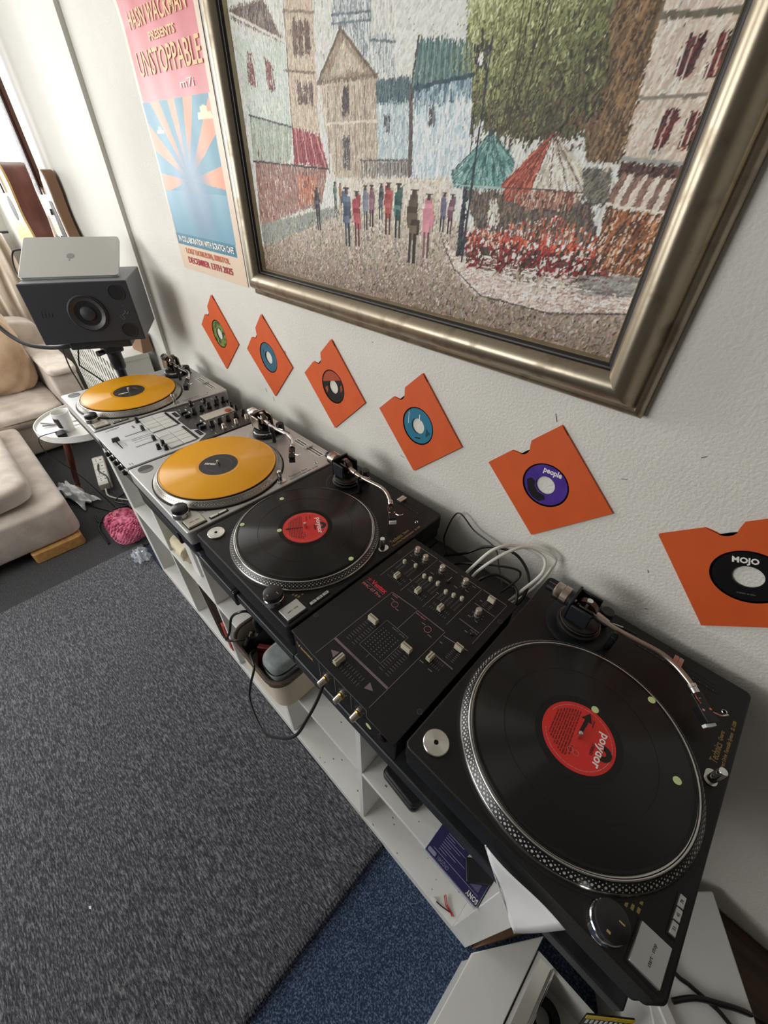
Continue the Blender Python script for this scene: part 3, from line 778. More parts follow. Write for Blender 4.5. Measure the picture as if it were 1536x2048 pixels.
# ------------------------------------------------------------------ black scratch mixer
mx = thing('black_mixer', 'black two-channel mixer with cream faders between the black turntables', 'mixer', (1.2405, -0.322, TOPZ), rel=(1.109, -0.493, 0))
mx['label'] = 'black two-channel mixer with cream faders between the two black turntables'
obj('body', MB().box(0.004, 0.259, 0.004, 0.343, -0.088, -0.003), 'mixer_black', mx, bevel=0.002)
obj('top_panel', MB().prism([(0, 0.343), (0, 0.004), (0.062, 0.001), (0.198, 0.001), (0.205, -0.006), (0.263, -0.006), (0.263, 0.343)], -0.004, 0.0), 'mixer_black', mx, bevel=0.0012)
for fx, fy in ((0.03, 0.03), (0.233, 0.03), (0.03, 0.31), (0.233, 0.31)):
    obj('foot', MB().cyl((fx, fy, 0), 0.012, -0.107, -0.088, 20), 'black_rubber', mx)
def panel_lines(parent, name, segs, material, z=0.0, th=0.0003):
    m = MB()
    for x0, y0, x1, y1, w in segs:
        d = Vector((x1-x0, y1-y0)); L = d.length; d.normalize(); n = Vector((-d.y, d.x))*(w/2)
        p = [(x0+n.x, y0+n.y), (x0-n.x, y0-n.y), (x1-n.x, y1-n.y), (x1+n.x, y1+n.y)]
        m.prism(p, z, z+th)
    return obj(name, m, material, parent, smooth=False, kind='stuff')
W_ = 0.0009
panel_lines(mx, 'panel_lines', [(0.022,0.211,0.022,0.329,W_),(0.078,0.211,0.078,0.329,W_),(0.1345,0.212,0.1345,0.255,W_),(0.191,0.213,0.191,0.329,W_),(0.2475,0.213,0.2475,0.329,W_),
    (0.027,0.330,0.076,0.330,0.0014),(0.082,0.328,0.131,0.328,0.0014),(0.141,0.328,0.188,0.328,0.0014),(0.194,0.329,0.246,0.329,0.0014),
    (0.200,0.290,0.245,0.290,0.0012),(0.200,0.240,0.244,0.240,0.0012),
    (0.107,0.142,0.159,0.142,0.0006),(0.107,0.072,0.159,0.072,0.0006),(0.107,0.072,0.107,0.142,0.0006),(0.159,0.072,0.159,0.142,0.0006),(0.133,0.062,0.133,0.072,0.0006),(0.133,0.142,0.133,0.198,W_)], 'print_grey')
panel_lines(mx, 'panel_lines', [(0.0665,0.007,0.069,0.196,W_),(0.198,0.007,0.199,0.198,W_),(0.070,0.196,0.130,0.199,0.0016),(0.133,0.198,0.196,0.198,0.0016),(0.010,0.1795,0.062,0.1795,0.0009),(0.202,0.190,0.250,0.196,0.0016),(0.203,0.150,0.252,0.150,0.0022)], 'print_mauve')
panel_lines(mx, 'panel_lines', [(0.068,0.0495,0.197,0.0495,0.0042)], 'print_mauve')
for p in ([(0.080,0.030),(0.094,0.037),(0.094,0.023)], [(0.184,0.030),(0.170,0.037),(0.170,0.023)]):
    obj('direction_mark', MB().prism(p, 0, 0.0003), 'print_mauve', mx)
text('lettering', 'Vestax', 0.0145, 'print_red', mx, (0.0225, 0.187, 0.0002), align='LEFT', fit=0.040, bold=0.0005)
lg = MB()
for k in range(5):
    a = R(90+72*k)
    lg.prism([(0.015+0.0012*math.cos(a+1.57), 0.1875+0.0012*math.sin(a+1.57)), (0.015+0.0012*math.cos(a-1.57), 0.1875+0.0012*math.sin(a-1.57)), (0.015+0.0065*math.cos(a), 0.1875+0.0065*math.sin(a))], 0.0, 0.0003)
obj('maker_emblem', lg, 'print_red', mx)
text('lettering', 'PMC-07 Pro', 0.0095, 'print_pink', mx, (0.010, 0.1715, 0.0002), align='LEFT', fit=0.050)
text('lettering', 'INPUT LEVEL', 0.0042, 'print_grey', mx, (0.140, 0.1375, 0.0002), fit=0.030)
text('lettering', 'MASTER', 0.0042, 'print_grey', mx, (0.236, 0.2345, 0.0002))
text('lettering', 'PHONES', 0.0036, 'print_pink', mx, (0.080, 0.1925, 0.0002))
text('lettering', 'INPUT SELECT', 0.0036, 'print_pink', mx, (0.146, 0.1925, 0.0002))
# rotary knobs on the rear half
def knob(parent, x, y, r=0.0062, h=0.019, m1='knob_metal', n=24, skirt=True, z=0.0):
    k = obj('rotary_knob', MB().lathe([(r*1.15, z), (r*1.15, z+h*0.3), (r, z+h*0.36), (r*0.94, z+h*0.93), (r*0.8, z+h)], n, (x, y, 0)), m1, parent)
    if skirt:
        obj('knob_band', MB().lathe([(r*1.13, z+h*0.30), (r*1.19, z+h*0.33), (r*1.19, z+h*0.42), (r*1.10, z+h*0.45)], n, (x, y, 0), close=True), 'dark_chrome', k)
    return k
def knob_ticks(parent, pts, mat_, r=0.0092):
    m = MB()
    for x, y in pts:
        for q in range(9):
            a = R(-60+300*q/8-90+0)
            m.obox((x+r*math.cos(a+R(30)), y+r*math.sin(a+R(30)), 0.0002), (0.0011, 0.0004, 0.0002), RZ(math.degrees(a)+30))
    obj('knob_scale', m, mat_, parent, kind='stuff')
KN = [(0.036,0.311),(0.063,0.305),(0.106,0.307),(0.161,0.312),(0.220,0.270)]
for x, y in KN: knob(mx, x, y)
knob_ticks(mx, KN, 'print_grey', 0.0105)
# slider scales: fine tick ladders
tk = MB()
def ladder(m, x, y0, y1, n, w, gap=0.0035):
    for q in range(n):
        y = y0+(y1-y0)*q/(n-1)
        m.box(x-gap-w, x-gap, y-0.00032, y+0.00032, 0, 0.0003); m.box(x+gap, x+gap+w, y-0.00032, y+0.00032, 0, 0.0003)
def hladder(m, y, x0, x1, n, w, gap=0.0035):
    for q in range(n):
        x = x0+(x1-x0)*q/(n-1)
        m.box(x-0.00032, x+0.00032, y-gap-w, y-gap, 0, 0.0003); m.box(x-0.00032, x+0.00032, y+gap, y+gap+w, 0, 0.0003)
EQ = [(0.035,0.270),(0.059,0.278),(0.090,0.269),(0.104,0.272),(0.122,0.273),(0.146,0.268),(0.162,0.272),(0.178,0.277)]
for x, y in EQ: ladder(tk, x, 0.248, 0.276, 9, 0.0038, 0.0018)
CP = [(0.050,0.230),(0.105,0.231),(0.162,0.230)]
for x, y in CP: hladder(tk, y-0.002, x-0.018, x+0.018, 9, 0.005, 0.003)
hladder(tk, 0.026, 0.112, 0.158, 9, 0.0072, 0.0022)
obj('fader_scale', tk, 'print_grey', mx, smooth=False, kind='stuff')
tk = MB()
ladder(tk, 0.091, 0.066, 0.122, 11, 0.0085, 0.0030); ladder(tk, 0.173, 0.066, 0.122, 11, 0.0085, 0.0030)
ladder(tk, 0.237, 0.160, 0.184, 7, 0.005, 0.003); hladder(tk, 0.138, 0.212, 0.236, 7, 0.005, 0.003); ladder(tk, 0.221, 0.296, 0.316, 6, 0.006, 0.003)
obj('fader_scale', tk, 'print_mauve', mx, smooth=False, kind='stuff')
SLOTS = [(x-0.0012, x+0.0012, a, b) for x, a, b in ((0.091,0.064,0.124),(0.173,0.064,0.124),(0.237,0.158,0.186),(0.221,0.296,0.318))]
SLOTS += [(x-0.0009, x+0.0009, 0.247, 0.279) for x, y in EQ] + [(x-0.018, x+0.018, y-0.0032, y-0.0012) for x, y in CP] + [(0.104, 0.160, 0.0250, 0.0272), (0.208, 0.238, 0.137, 0.139)]
for a, b, c_, d_ in SLOTS: obj('fader_slot', MB().box(a, b, c_, d_, -0.001, 0.0004), 'matt_black', mx)

def cap(x, y, lx, ly, h, along):
    f = MB()
    if along == 'x':
        prof = [(-lx/2, 0.002), (lx/2, 0.002), (lx/2*0.8, h), (-lx/2*0.8, h)]
        vs = [(x+p, y+s*ly/2, z) for s in (-1, 1) for p, z in prof]
        f.add(vs, [(0,1,2,3), (7,6,5,4), (0,4,5,1), (1,5,6,2), (2,6,7,3), (3,7,4,0)])
    else:
        prof = [(-ly/2, 0.002), (ly/2, 0.002), (ly/2*0.8, h), (-ly/2*0.8, h)]
        vs = [(x+s*lx/2, y+p, z) for s in (-1, 1) for p, z in prof]
        f.add(vs, [(3,2,1,0), (4,5,6,7), (1,5,4,0), (2,6,5,1), (3,7,6,2), (0,4,7,3)])
    c_ = obj('fader_cap', f, 'fader_cap', mx, bevel=0.0006)
    g = MB().box(x-lx/2*0.85, x+lx/2*0.85, y-0.0004, y+0.0004, h-0.0003, h+0.0003) if along == 'y' else MB().box(x-0.0004, x+0.0004, y-ly/2*0.85, y+ly/2*0.85, h-0.0003, h+0.0003)
    obj('cap_line', g, 'matt_black', c_)
cap(0.091, 0.122, 0.020, 0.010, 0.013, 'y'); cap(0.173, 0.122, 0.020, 0.010, 0.013, 'y'); cap(0.107, 0.0255, 0.010, 0.021, 0.013, 'x')
cap(0.237, 0.187, 0.015, 0.010, 0.012, 'y'); cap(0.213, 0.138, 0.010, 0.015, 0.012, 'x'); cap(0.221, 0.315, 0.014, 0.010, 0.013, 'y')
for x, y in CP: cap(x, y+0.0005, 0.010, 0.013, 0.012, 'x')
for x, y in EQ: obj('eq_slider_cap', MB().lathe([(0.0034, 0.001), (0.0040, 0.004), (0.0040, 0.009), (0.0030, 0.0105)], 14, (x, y, 0)), 'fader_cap', mx)
for x, y in ((0.093,0.178),(0.173,0.180)):
    h = obj('switch_hole', MB().cyl((x, y, 0), 0.0050, -0.001, 0.0005, 24), 'matt_black', mx)
    obj('hole_ring', MB().lathe([(0.0062, 0.0), (0.0062, 0.0004), (0.0068, 0.0004), (0.0068, 0.0)], 32, (x, y, 0), close=True), 'print_pink', h)
obj('push_button', MB().bcyl((0.236, 0.228, 0), 0.003, 0, 0.004, 0.0006), 'black_plastic', mx)
tg = obj('toggle_switch', MB().cyl((0.131, 0.296, 0), 0.0035, 0, 0.003, 14), 'dark_chrome', mx)
obj('toggle_lever', MB().tube([(0.131, 0.296, 0.002), (0.135, 0.302, 0.012)], [0.0012, 0.0020], 8), 'black_plastic', tg)
lv = MB()
for i in range(6):
    for j in range(9):
        lv.box(0.114+i*0.0072-0.0011, 0.114+i*0.0072+0.0011, 0.080+j*0.0056-0.0005, 0.080+j*0.0056+0.0005, 0, 0.0006)
obj('level_meter', lv, 'print_grey', mx, kind='stuff')
cap_l = MB()
for x, y, w in ((0.044,0.288,0.01),(0.03,0.297,0.006),(0.094,0.290,0.008),(0.118,0.284,0.008),(0.150,0.296,0.008),(0.172,0.303,0.008),(0.176,0.322,0.008),(0.210,0.258,0.006),(0.226,0.257,0.006),(0.206,0.303,0.005),(0.074,0.245,0.005),(0.134,0.258,0.006),(0.225,0.226,0.006),(0.207,0.176,0.006),(0.206,0.124,0.008),(0.226,0.122,0.008),(0.104,0.172,0.008),(0.184,0.172,0.008),(0.082,0.184,0.008),(0.160,0.184,0.008)):
    cap_l.box(x-w/2, x+w/2, y-0.0008, y+0.0008, 0, 0.0003)
obj('small_captions', cap_l, 'print_grey', mx, smooth=False, kind='stuff')
for x, y in ((0.006,0.056),(0.258,0.058),(0.006,0.287),(0.258,0.288)):
    s_ = obj('panel_screw', MB().cyl((x, y, 0), 0.0034, -0.002, 0.0006, 16), 'matt_black', mx)
    obj('screw_socket', MB().lathe([(0.0034, 0.0), (0.0034, 0.0005), (0.0046, 0.0005), (0.0046, 0.0)], 20, (x, y, 0), close=True), 'mixer_grey', s_)
# front face: three metal knobs, socket, name
YM = Matrix.Rotation(R(90), 3, 'X')
for x in (0.098, 0.139, 0.180):
    k = obj('front_knob', MB().lathe([(0.0072, 0.0), (0.0072, 0.006), (0.0058, 0.008), (0.0054, 0.019), (0.0046, 0.0202)], 24, (x, 0.004, -0.036), YM), 'knob_metal', mx)
    obj('knob_band', MB().lathe([(0.0074, 0.004), (0.0074, 0.0062), (0.0062, 0.0075)], 24, (x, 0.004, -0.036), YM), 'brass', k)
    tkm = MB()
    for q in range(8):
        a = R(-40+260*q/7)
        tkm.obox((x+0.0105*math.cos(a), 0.0038, -0.036+0.0105*math.sin(a)), (0.0014, 0.0003, 0.0004), Matrix.Rotation(-a, 3, 'Y'))
    obj('knob_scale', tkm, 'print_grey', k, kind='stuff')
fl = MB()
for x in (0.077, 0.118, 0.159):
    fl.box(x-0.0005, x+0.0005, 0.0035, 0.0040, -0.062, -0.012)
obj('front_lines', fl, 'print_grey', mx)
text('lettering', 'Vestax', 0.016, 'print_gold', mx, (0.036, 0.0037, -0.028), RX90, fit=0.048, bold=0.0004)
so = obj('phones_socket', MB().lathe([(0.0085, 0.0), (0.0085, 0.004), (0.005, 0.006)], 24, (0.232, 0.004, -0.041), YM), 'dark_chrome', mx)
obj('socket_hole', MB().cyl((0.232, 0.004, -0.041), 0.0034, 0.0058, 0.0064, 16, m=YM), 'matt_black', so)
obj('cue_sticker', MB().lathe([(0.0062, 0.0), (0.0062, 0.0006)], 24, (0.200, 0.004, -0.058), YM), 'sticker_green', mx)

# ------------------------------------------------------------------ white and grey performance mixer
S7 = (0.112, -0.503, 0.0)
mw = thing('white_mixer', 'white and dark grey scratch mixer with pads between the two silver turntables', 'mixer', (0.244, -0.30, TOPZ), rel=S7)
obj('body', MB().box(0.002, 0.262, 0.006, 0.400, -0.085, -0.004), 'black_plastic', mw, bevel=0.003)
obj('front_panel', MB().prism([(0, 0), (0.264, 0), (0.264, 0.205), (0.236, 0.245), (0.190, 0.240), (0.178, 0.222), (0.086, 0.222), (0.074, 0.240), (0.028, 0.245), (0, 0.205)], -0.005, 0.0), 'mixer_white', mw, bevel=0.001)
obj('rear_panel', MB().box(0.0, 0.264, 0.20, 0.402, -0.006, -0.0012), 'mixer_grey', mw, bevel=0.001)
for fx, fy in ((0.03, 0.04), (0.234, 0.04), (0.03, 0.36), (0.234, 0.36)):
    obj('foot', MB().cyl((fx, fy, 0), 0.012, -0.107, -0.085, 20), 'black_rubber', mw)
for bx in (0.014, 0.142):
    obj('pad_frame', MB().box(bx-0.002, bx+0.110, 0.128, 0.208, -0.001, 0.0008), 'print_grey', mw)
    for i in range(4):
        for j in range(2):
            obj('performance_pad', MB().box(bx+i*0.0272, bx+0.0258+i*0.0272, 0.130+j*0.0390, 0.1675+j*0.0390, 0.0, 0.0035), 'pad_grey', mw, bevel=0.0008)
bt = MB()
for bx in (0.014, 0.142):
    for i in range(8):
        obj('mode_button', MB().box(bx+i*0.0136, bx+0.0104+i*0.0136, 0.2095, 0.2165, 0, 0.002), 'black_plastic', mw)
bt = MB()
for bx in (0.034, 0.196):
    for i in range(4):
        obj('loop_button', MB().box(bx+i*0.010, bx+0.0075+i*0.010, 0.2255, 0.2380, 0, 0.002), 'black_plastic', mw)
def fcap(x, y, lx, ly, h, m):
    f = MB().add([(x-lx/2,y-ly/2,0.004),(x+lx/2,y-ly/2,0.004),(x+lx/2,y+ly/2,0.004),(x-lx/2,y+ly/2,0.004),(x-lx*.35,y-ly*.42,h),(x+lx*.35,y-ly*.42,h),(x+lx*.35,y+ly*.42,h),(x-lx*.35,y+ly*.42,h)],
                 [(0,3,2,1),(4,5,6,7),(0,1,5,4),(1,2,6,5),(2,3,7,6),(3,0,4,7)])
    f.box(x-0.001, x+0.001, y-0.002, y+0.002, 0.0, 0.005)
    return obj('fader_cap', f, m, mw, bevel=0.0008)
for a, b, c_, d_ in ((0.100, 0.150, 0.0285, 0.0315), (0.0848, 0.0872, 0.060, 0.122), (0.1688, 0.1712, 0.060, 0.122)): obj('fader_slot', MB().box(a, b, c_, d_, -0.001, 0.0004), 'matt_black', mw)
tk = MB()
ladder(tk, 0.086, 0.062, 0.120, 11, 0.004, 0.003); ladder(tk, 0.170, 0.062, 0.120, 11, 0.004, 0.003)
obj('fader_scale', tk, 'print_grey', mw, smooth=False, kind='stuff')
panel_lines(mw, 'meter_lines', [(0.118,0.066,0.118,0.124,0.0022),(0.128,0.066,0.128,0.124,0.0022),(0.142,0.066,0.142,0.124,0.0012),(0.120,0.045,0.145,0.045,0.0008)], 'print_grey')
fcap(0.104, 0.030, 0.010, 0.022, 0.016, 'mixer_grey'); fcap(0.086, 0.114, 0.014, 0.010, 0.018, 'mixer_grey'); fcap(0.170, 0.114, 0.014, 0.010, 0.018, 'mixer_grey')
for x, y in ((0.020, 0.122), (0.226, 0.104), (0.244, 0.118), (0.214, 0.122)): knob(mw, x, y, 0.0056, 0.017, 'black_plastic', skirt=False)
cm = MB().box(0.010, 0.012, 0.04, 0.07, 0, 0.0003).box(0.244, 0.255, 0.012, 0.014, 0, 0.0003).box(0.246, 0.257, 0.018, 0.020, 0, 0.0003).box(0.03, 0.05, 0.098, 0.104, 0, 0.0003)
obj('small_captions', cm, 'print_grey', mw, kind='stuff')
text('lettering', 'DJM-S7', 0.008, 'print_mauve', mw, (0.016, 0.045, 0.0002), RZ(-90), fit=0.034)
obj('display_plate', MB().box(0.112, 0.156, 0.285, 0.392, -0.0015, 0.0008), 'offwhite_plastic', mw, bevel=0.0006)
obj('beat_button', MB().bcyl((0.142, 0.372, 0), 0.011, 0.0, 0.004, 0.001), 'label_copper', mw)
for x in (0.086, 0.205):
    for q in range(5):
        knob(mw, x - (0.004*q if x < 0.1 else 0), 0.280+q*0.0285, 0.0075, 0.023, 'black_plastic', skirt=False, z=-0.0012)
for x, y in ((0.020,0.300),(0.030,0.345),(0.040,0.385),(0.245,0.300),(0.243,0.345),(0.238,0.385),(0.115,0.398),(0.150,0.397)):
    knob(mw, x, y, 0.0058, 0.018, 'black_plastic' if x < 0.2 else 'knob_metal', skirt=False, z=-0.0012)
for x in (0.066, 0.092, 0.172, 0.196):
    o = obj('effect_paddle', MB().box(x-0.006, x+0.006, 0.244, 0.262, -0.001, 0.010), 'black_plastic', mw, bevel=0.0015)
    obj('paddle_cap', MB().box(x-0.006, x+0.006, 0.262, 0.266, 0.002, 0.014), 'chrome', o, bevel=0.0008)
bt = MB(); rr = random.Random(3)
for k in range(46):
    x = rr.uniform(0.008, 0.255); y = rr.uniform(0.255, 0.396)
    if 0.105 < x < 0.162: continue
    w = rr.uniform(0.004, 0.010)
    bt.box(x-w/2, x+w/2, y-0.0007, y+0.0007, -0.0012, -0.0008)
obj('small_captions', bt, 'print_white', mw, smooth=False, kind='stuff')
for i in range(5):
    x = 0.075+i*0.034
    k = obj('front_knob', MB().lathe([(0.0085, 0.0), (0.0085, 0.010), (0.0070, 0.013)], 20, (x, 0.006, -0.040), YM), 'black_plastic', mw)
    obj('knob_bezel', MB().lathe([(0.0092, 0.0), (0.0105, 0.002), (0.0092, 0.004)], 20, (x, 0.006, -0.040), YM, close=True), 'aluminium', k)
for x in (0.006, 0.250):
    obj('corner_block', MB().box(x, x+0.010, 0.0, 0.012, -0.024, -0.006), 'white_plastic', mw, bevel=0.002)
# ------------------------------------------------------------------ singles in orange sleeves pinned to the wall
HS = 0.090
def sleeve_outline(n=96):
    out = []
    for k in range(n):
        a = 2*PI*k/n
        c_, s_ = math.cos(a), math.sin(a)
        t = HS/max(abs(c_), abs(s_))
        x, y = c_*t, s_*t
        if s_ > 0 and abs(x) < 0.0185 and y > HS-1e-6:
            # finger notch: circle of radius 0.018 round (0, HS)
            b = s_*HS; cc = HS*HS-0.018**2
            t = b-math.sqrt(max(0, b*b-cc)) if b*b > cc else t
            x, y = c_*t, s_*t
        out.append((x, y))
    return out
OUT = sleeve_outline()
def make_sleeve_mesh():
    mb = MB(); n = len(OUT); rin = 0.0465
    front = [(x, -0.0046, y) for x, y in OUT]; finn = [(rin*math.cos(2*PI*k/n), -0.0046, rin*math.sin(2*PI*k/n)) for k in range(n)]
    back = [(x, -0.0008, y) for x, y in OUT]; binn = [(rin*math.cos(2*PI*k/n), -0.0008, rin*math.sin(2*PI*k/n)) for k in range(n)]
    vs = front+finn+back+binn; fs = []
    for k in range(n):
        k2 = (k+1) % n
        fs.append((k, n+k, n+k2, k2))
        fs.append((2*n+k, 2*n+k2, 3*n+k2, 3*n+k))
        if not (OUT[k][1] > 0.065 and OUT[k2][1] > 0.065):
            fs.append((k, k2, 2*n+k2, 2*n+k))
    return mb.add(vs, fs)
SLV = [(0.0478, 0.1778, 42.2), (0.3558, 0.1747, 46.5), (0.6699, 0.1768, 43.4), (0.9763, 0.1761, 44.4), (1.3010, 0.1754, 47.8), (1.6305, 0.1789, 43.7)]
SL_LAB = ['farthest left, below the poster', 'second from the left, below the poster edge', 'third from the left, with copper label', 'fourth from the left, with teal label',
          'fifth from the left, with purple label', 'at the right edge, nearest the camera']
REC = [('label_green', 'single with pale green label in the leftmost orange sleeve'), ('label_blue', 'single with dull blue label in the second orange sleeve from the left'),
       ('label_dark', 'single with copper and black label in the third orange sleeve'), ('label_teal', 'single with teal label in the fourth orange sleeve'),
       ('label_purple', 'single with purple and black label in the fifth orange sleeve'), ('label_dark', 'single with black label in the rightmost orange sleeve')]
slm = None; sin = None
for i, (x, z, a) in enumerate(SLV):
    rot = Matrix.Rotation(R(-a), 3, 'Y')
    s_ = obj('record_sleeve', make_sleeve_mesh(), 'sleeve_orange', smooth=False, bevel=0.0) if slm is None else obj('record_sleeve', None, None, mesh=slm)
    slm = s_.data
    s_.location = (x, 0, z); s_.rotation_euler = rot.to_euler()
    tag(s_, 'orange card record sleeve on the wall, ' + SL_LAB[i], 'record sleeve', 'orange sleeves on the wall')
    t = thing('vinyl_single', REC[i][1], 'record', (x, -0.0026, z), 'singles in the orange sleeves', rel=(0, 0, 0))
    OFF[t.name] = (0, 0, 0)
    up = Matrix.Rotation(R(90), 3, 'X')
    obj('disc', MB().lathe([(0.0191, -0.0007), (0.0765, -0.0007), (0.0765, 0.0007), (0.0191, 0.0007)], 64, m=up, close=True), 'vinyl_smooth', t)
    lb = obj('label', MB().lathe([(0.0192, 0.0006), (0.0432, 0.0006), (0.0432, 0.0011), (0.0192, 0.0011)], 56, m=up, close=True), REC[i][0], t)
    def wpt(px, pz): return (px, -0.0012, pz)
    if i == 5:
        Mt = Matrix.Rotation(R(-25.4), 3, 'Y') @ RX90
        text('lettering', 'MOJO', 0.0135, 'print_white', lb, (1.615-x, -0.0013, 0.203-z), Mt, fit=0.031, bold=0.0005)
        text('lettering', 'STEREO 45 RPM', 0.0032, 'print_grey', lb, (0.012, -0.0013, -0.029), Mt)
    if i == 4:
        text('lettering', 'people', 0.016, 'print_white', lb, (0.006, -0.0013, 0.0325), RX90, fit=0.036, bold=0.0005)
        obj('label_figure', MB().prism([(-0.038,-0.004),(-0.030,0.004),(-0.021,-0.001),(-0.0205,-0.010),(-0.010,-0.021),(0.004,-0.0225),(0.008,-0.030),(-0.002,-0.040),(-0.018,-0.037),(-0.030,-0.026)], 0.0011, 0.0014, m=up), 'print_black', lb)
    if i == 2:
        ang = [R(40)+R(135)*q/16 for q in range(17)]
        obj('label_panel', MB().prism([(0.043*math.cos(q), 0.043*math.sin(q)) for q in ang], 0.0011, 0.0014, m=up), 'label_copper', lb)
        obj('label_print', MB().prism([(-0.035,-0.012),(-0.024,-0.004),(-0.022,-0.014),(-0.028,-0.026)], 0.0011, 0.0014, m=up).prism([(0.030,-0.008),(0.038,0.002),(0.036,0.016),(0.030,0.010)], 0.0011, 0.0014, m=up), 'label_copper', lb)
    if i == 3:
        pm = MB()
        for a0, b0, w, h_ in ((-0.030, 0.012, 0.0015, 0.030), (0.002, 0.022, 0.0022, 0.017)):
            pm.prism([(a0, b0-h_/2), (a0+w, b0-h_/2), (a0+w, b0+h_/2), (a0, b0+h_/2)], 0.0011, 0.0014, m=up)
        obj('label_print', pm, 'print_white', lb)
        pm = MB()
        for q in range(5):
            pm.prism([(0.026+q*0.003, -0.018+q*0.003), (0.0276+q*0.003, -0.018+q*0.003), (0.0276+q*0.003, 0.002-q*0.002), (0.026+q*0.003, 0.002-q*0.002)], 0.0011, 0.0014, m=up)
        pm.prism([(-0.006, -0.034), (0.010, -0.030), (0.010, -0.027), (-0.006, -0.031)], 0.0011, 0.0014, m=up)
        obj('label_print', pm, 'print_black', lb)
    if i == 1:
        obj('label_ring', MB().lathe([(0.0300, 0.001), (0.0300, 0.0014), (0.0310, 0.0014), (0.0310, 0.001)], 48, m=up, close=True), 'label_teal', lb)

# ------------------------------------------------------------------ framed painting
fx0, fx1, fz0, fz1 = 0.366, 1.405, 0.360, 1.110
pf = thing('framed_painting', 'large oil painting of a busy old street in a wide antique silver gilt frame', 'painting', ((fx0+fx1)/2, 0.0, fz0))
PROF = [(0,-0.0004),(0,-0.014),(0.004,-0.020),(0.010,-0.022),(0.0130,-0.0185),(0.0148,-0.021),(0.0185,-0.033),(0.026,-0.045),(0.036,-0.0515),(0.046,-0.0505),(0.0545,-0.0445),(0.0600,-0.034)]
PROF2 = [(0.0596,-0.0345),(0.0618,-0.030),(0.0640,-0.0295),(0.0652,-0.0255),(0.0680,-0.0240)]
PROF3 = [(0.0678,-0.0245),(0.0692,-0.0250),(0.0712,-0.0175)]
def side(prof, k):
    mb = MB(); n = len(prof); vs = []
    for e_ in (0, 1):
        for d, y in prof:
            if k == 0: vs.append(((fx0+d) if e_ == 0 else (fx1-d), y, fz0+d))
            if k == 1: vs.append((fx1-d, y, (fz0+d) if e_ == 0 else (fz1-d)))
            if k == 2: vs.append(((fx1-d) if e_ == 0 else (fx0+d), y, fz1-d))
            if k == 3: vs.append((fx0+d, y, (fz1-d) if e_ == 0 else (fz0+d)))
    return mb.add(vs, [(i, i+1, n+i+1, n+i) for i in range(n-1)])
for k in range(4):
    m_ = obj('frame_moulding', side(PROF, k), 'frame_gold', pf, angle=60)
    obj('inner_slope', side(PROF2, k), 'frame_dark', m_, angle=50)
    obj('gilt_lip', side(PROF3, k), 'frame_lip', m_)
# the picture itself, laid down stroke by stroke on a fine relief canvas
PW, PH = 620, 420                                # canvas cells; 0.910 m x 0.616 m
PX0, PZ0, PS = 0.436, 0.424, 0.910
img = np.zeros((PH, PW, 3)); img[:] = (202, 202, 194)
hgt = np.zeros((PH, PW))
YY, XX = np.mgrid[0:PH, 0:PW]
sxn = XX/PW*1000.0; tzn = YY/PH*677.0
def inpoly(poly):
    ins = np.zeros((PH, PW), bool)
    n = len(poly)
    for i in range(n):
        x1, y1 = poly[i]; x2, y2 = poly[(i+1) % n]
        if y1 == y2: continue
        c_ = ((y1 > tzn) != (y2 > tzn))
        xi = (x2-x1)*(tzn-y1)/(y2-y1)+x1
        ins ^= (c_ & (sxn < xi))
    return ins
rg = np.random.default_rng(11)
ground = inpoly([(-10,-10),(-10,60),(9,62),(327,166),(361,218),(646,224),(618,174),(696,155),(976,122),(1010,120),(1010,-10)])
gcol = np.clip((tzn/220.0), 0, 1)[..., None]
gc = np.array((128, 112, 100))*(1-gcol) + np.array((206, 198, 184))*gcol
for pl_, col in POLYS[:29]:
    img[inpoly(pl_)] = col
img[ground] = gc[ground]
for pl_, col in POLYS[26:29]:
    img[inpoly(pl_)] = col
for pl_, col in POLYS[29:]:
    img[inpoly(pl_)] = col
def stroke(cx, cy, ang, l, w, col, h=1.0):
    ca, sa = math.cos(ang), math.sin(ang)
    e_ = int(l/2+w)+1
    x0, x1 = max(0, int(cx)-e_), min(PW, int(cx)+e_+1); y0, y1 = max(0, int(cy)-e_), min(PH, int(cy)+e_+1)
    if x0 >= x1 or y0 >= y1: return
    gx = XX[y0:y1, x0:x1]-cx; gy = YY[y0:y1, x0:x1]-cy
    u = gx*ca+gy*sa; v = -gx*sa+gy*ca
    m = (np.abs(u) <= l/2) & (np.abs(v) <= w/2)
    img[y0:y1, x0:x1][m] = col
    hgt[y0:y1, x0:x1][m] = h*(0.4+0.6*np.abs(v[m])/(w/2+0.01)) + 0.25*rg.random()
def px(p): return p[0]/1000*PW, p[1]/677*PH
# body colour strokes everywhere
N = 46000
base = img.copy()
for k in range(N):
    cx = rg.random()*PW; cy = rg.random()*PH*0.86
    c0 = base[int(cy), int(cx)]
    g = ground[int(cy), int(cx)]
    ang = (PI/2 + rg.normal(0, 0.25)) if not g else rg.normal(1.2, 0.7)
    d = rg.normal(0, 13) + rg.normal(0, 5, 3)
    if g and rg.random() < 0.34: d = d + rg.choice([-46, -30, 26, 38])
    elif rg.random() < 0.12: d = d + rg.choice([-32, 24])
    stroke(cx, cy, ang, rg.uniform(2.2, 6.5), rg.uniform(0.9, 1.9), np.clip(c0+d, 16, 236), rg.uniform(0.2, 0.8))
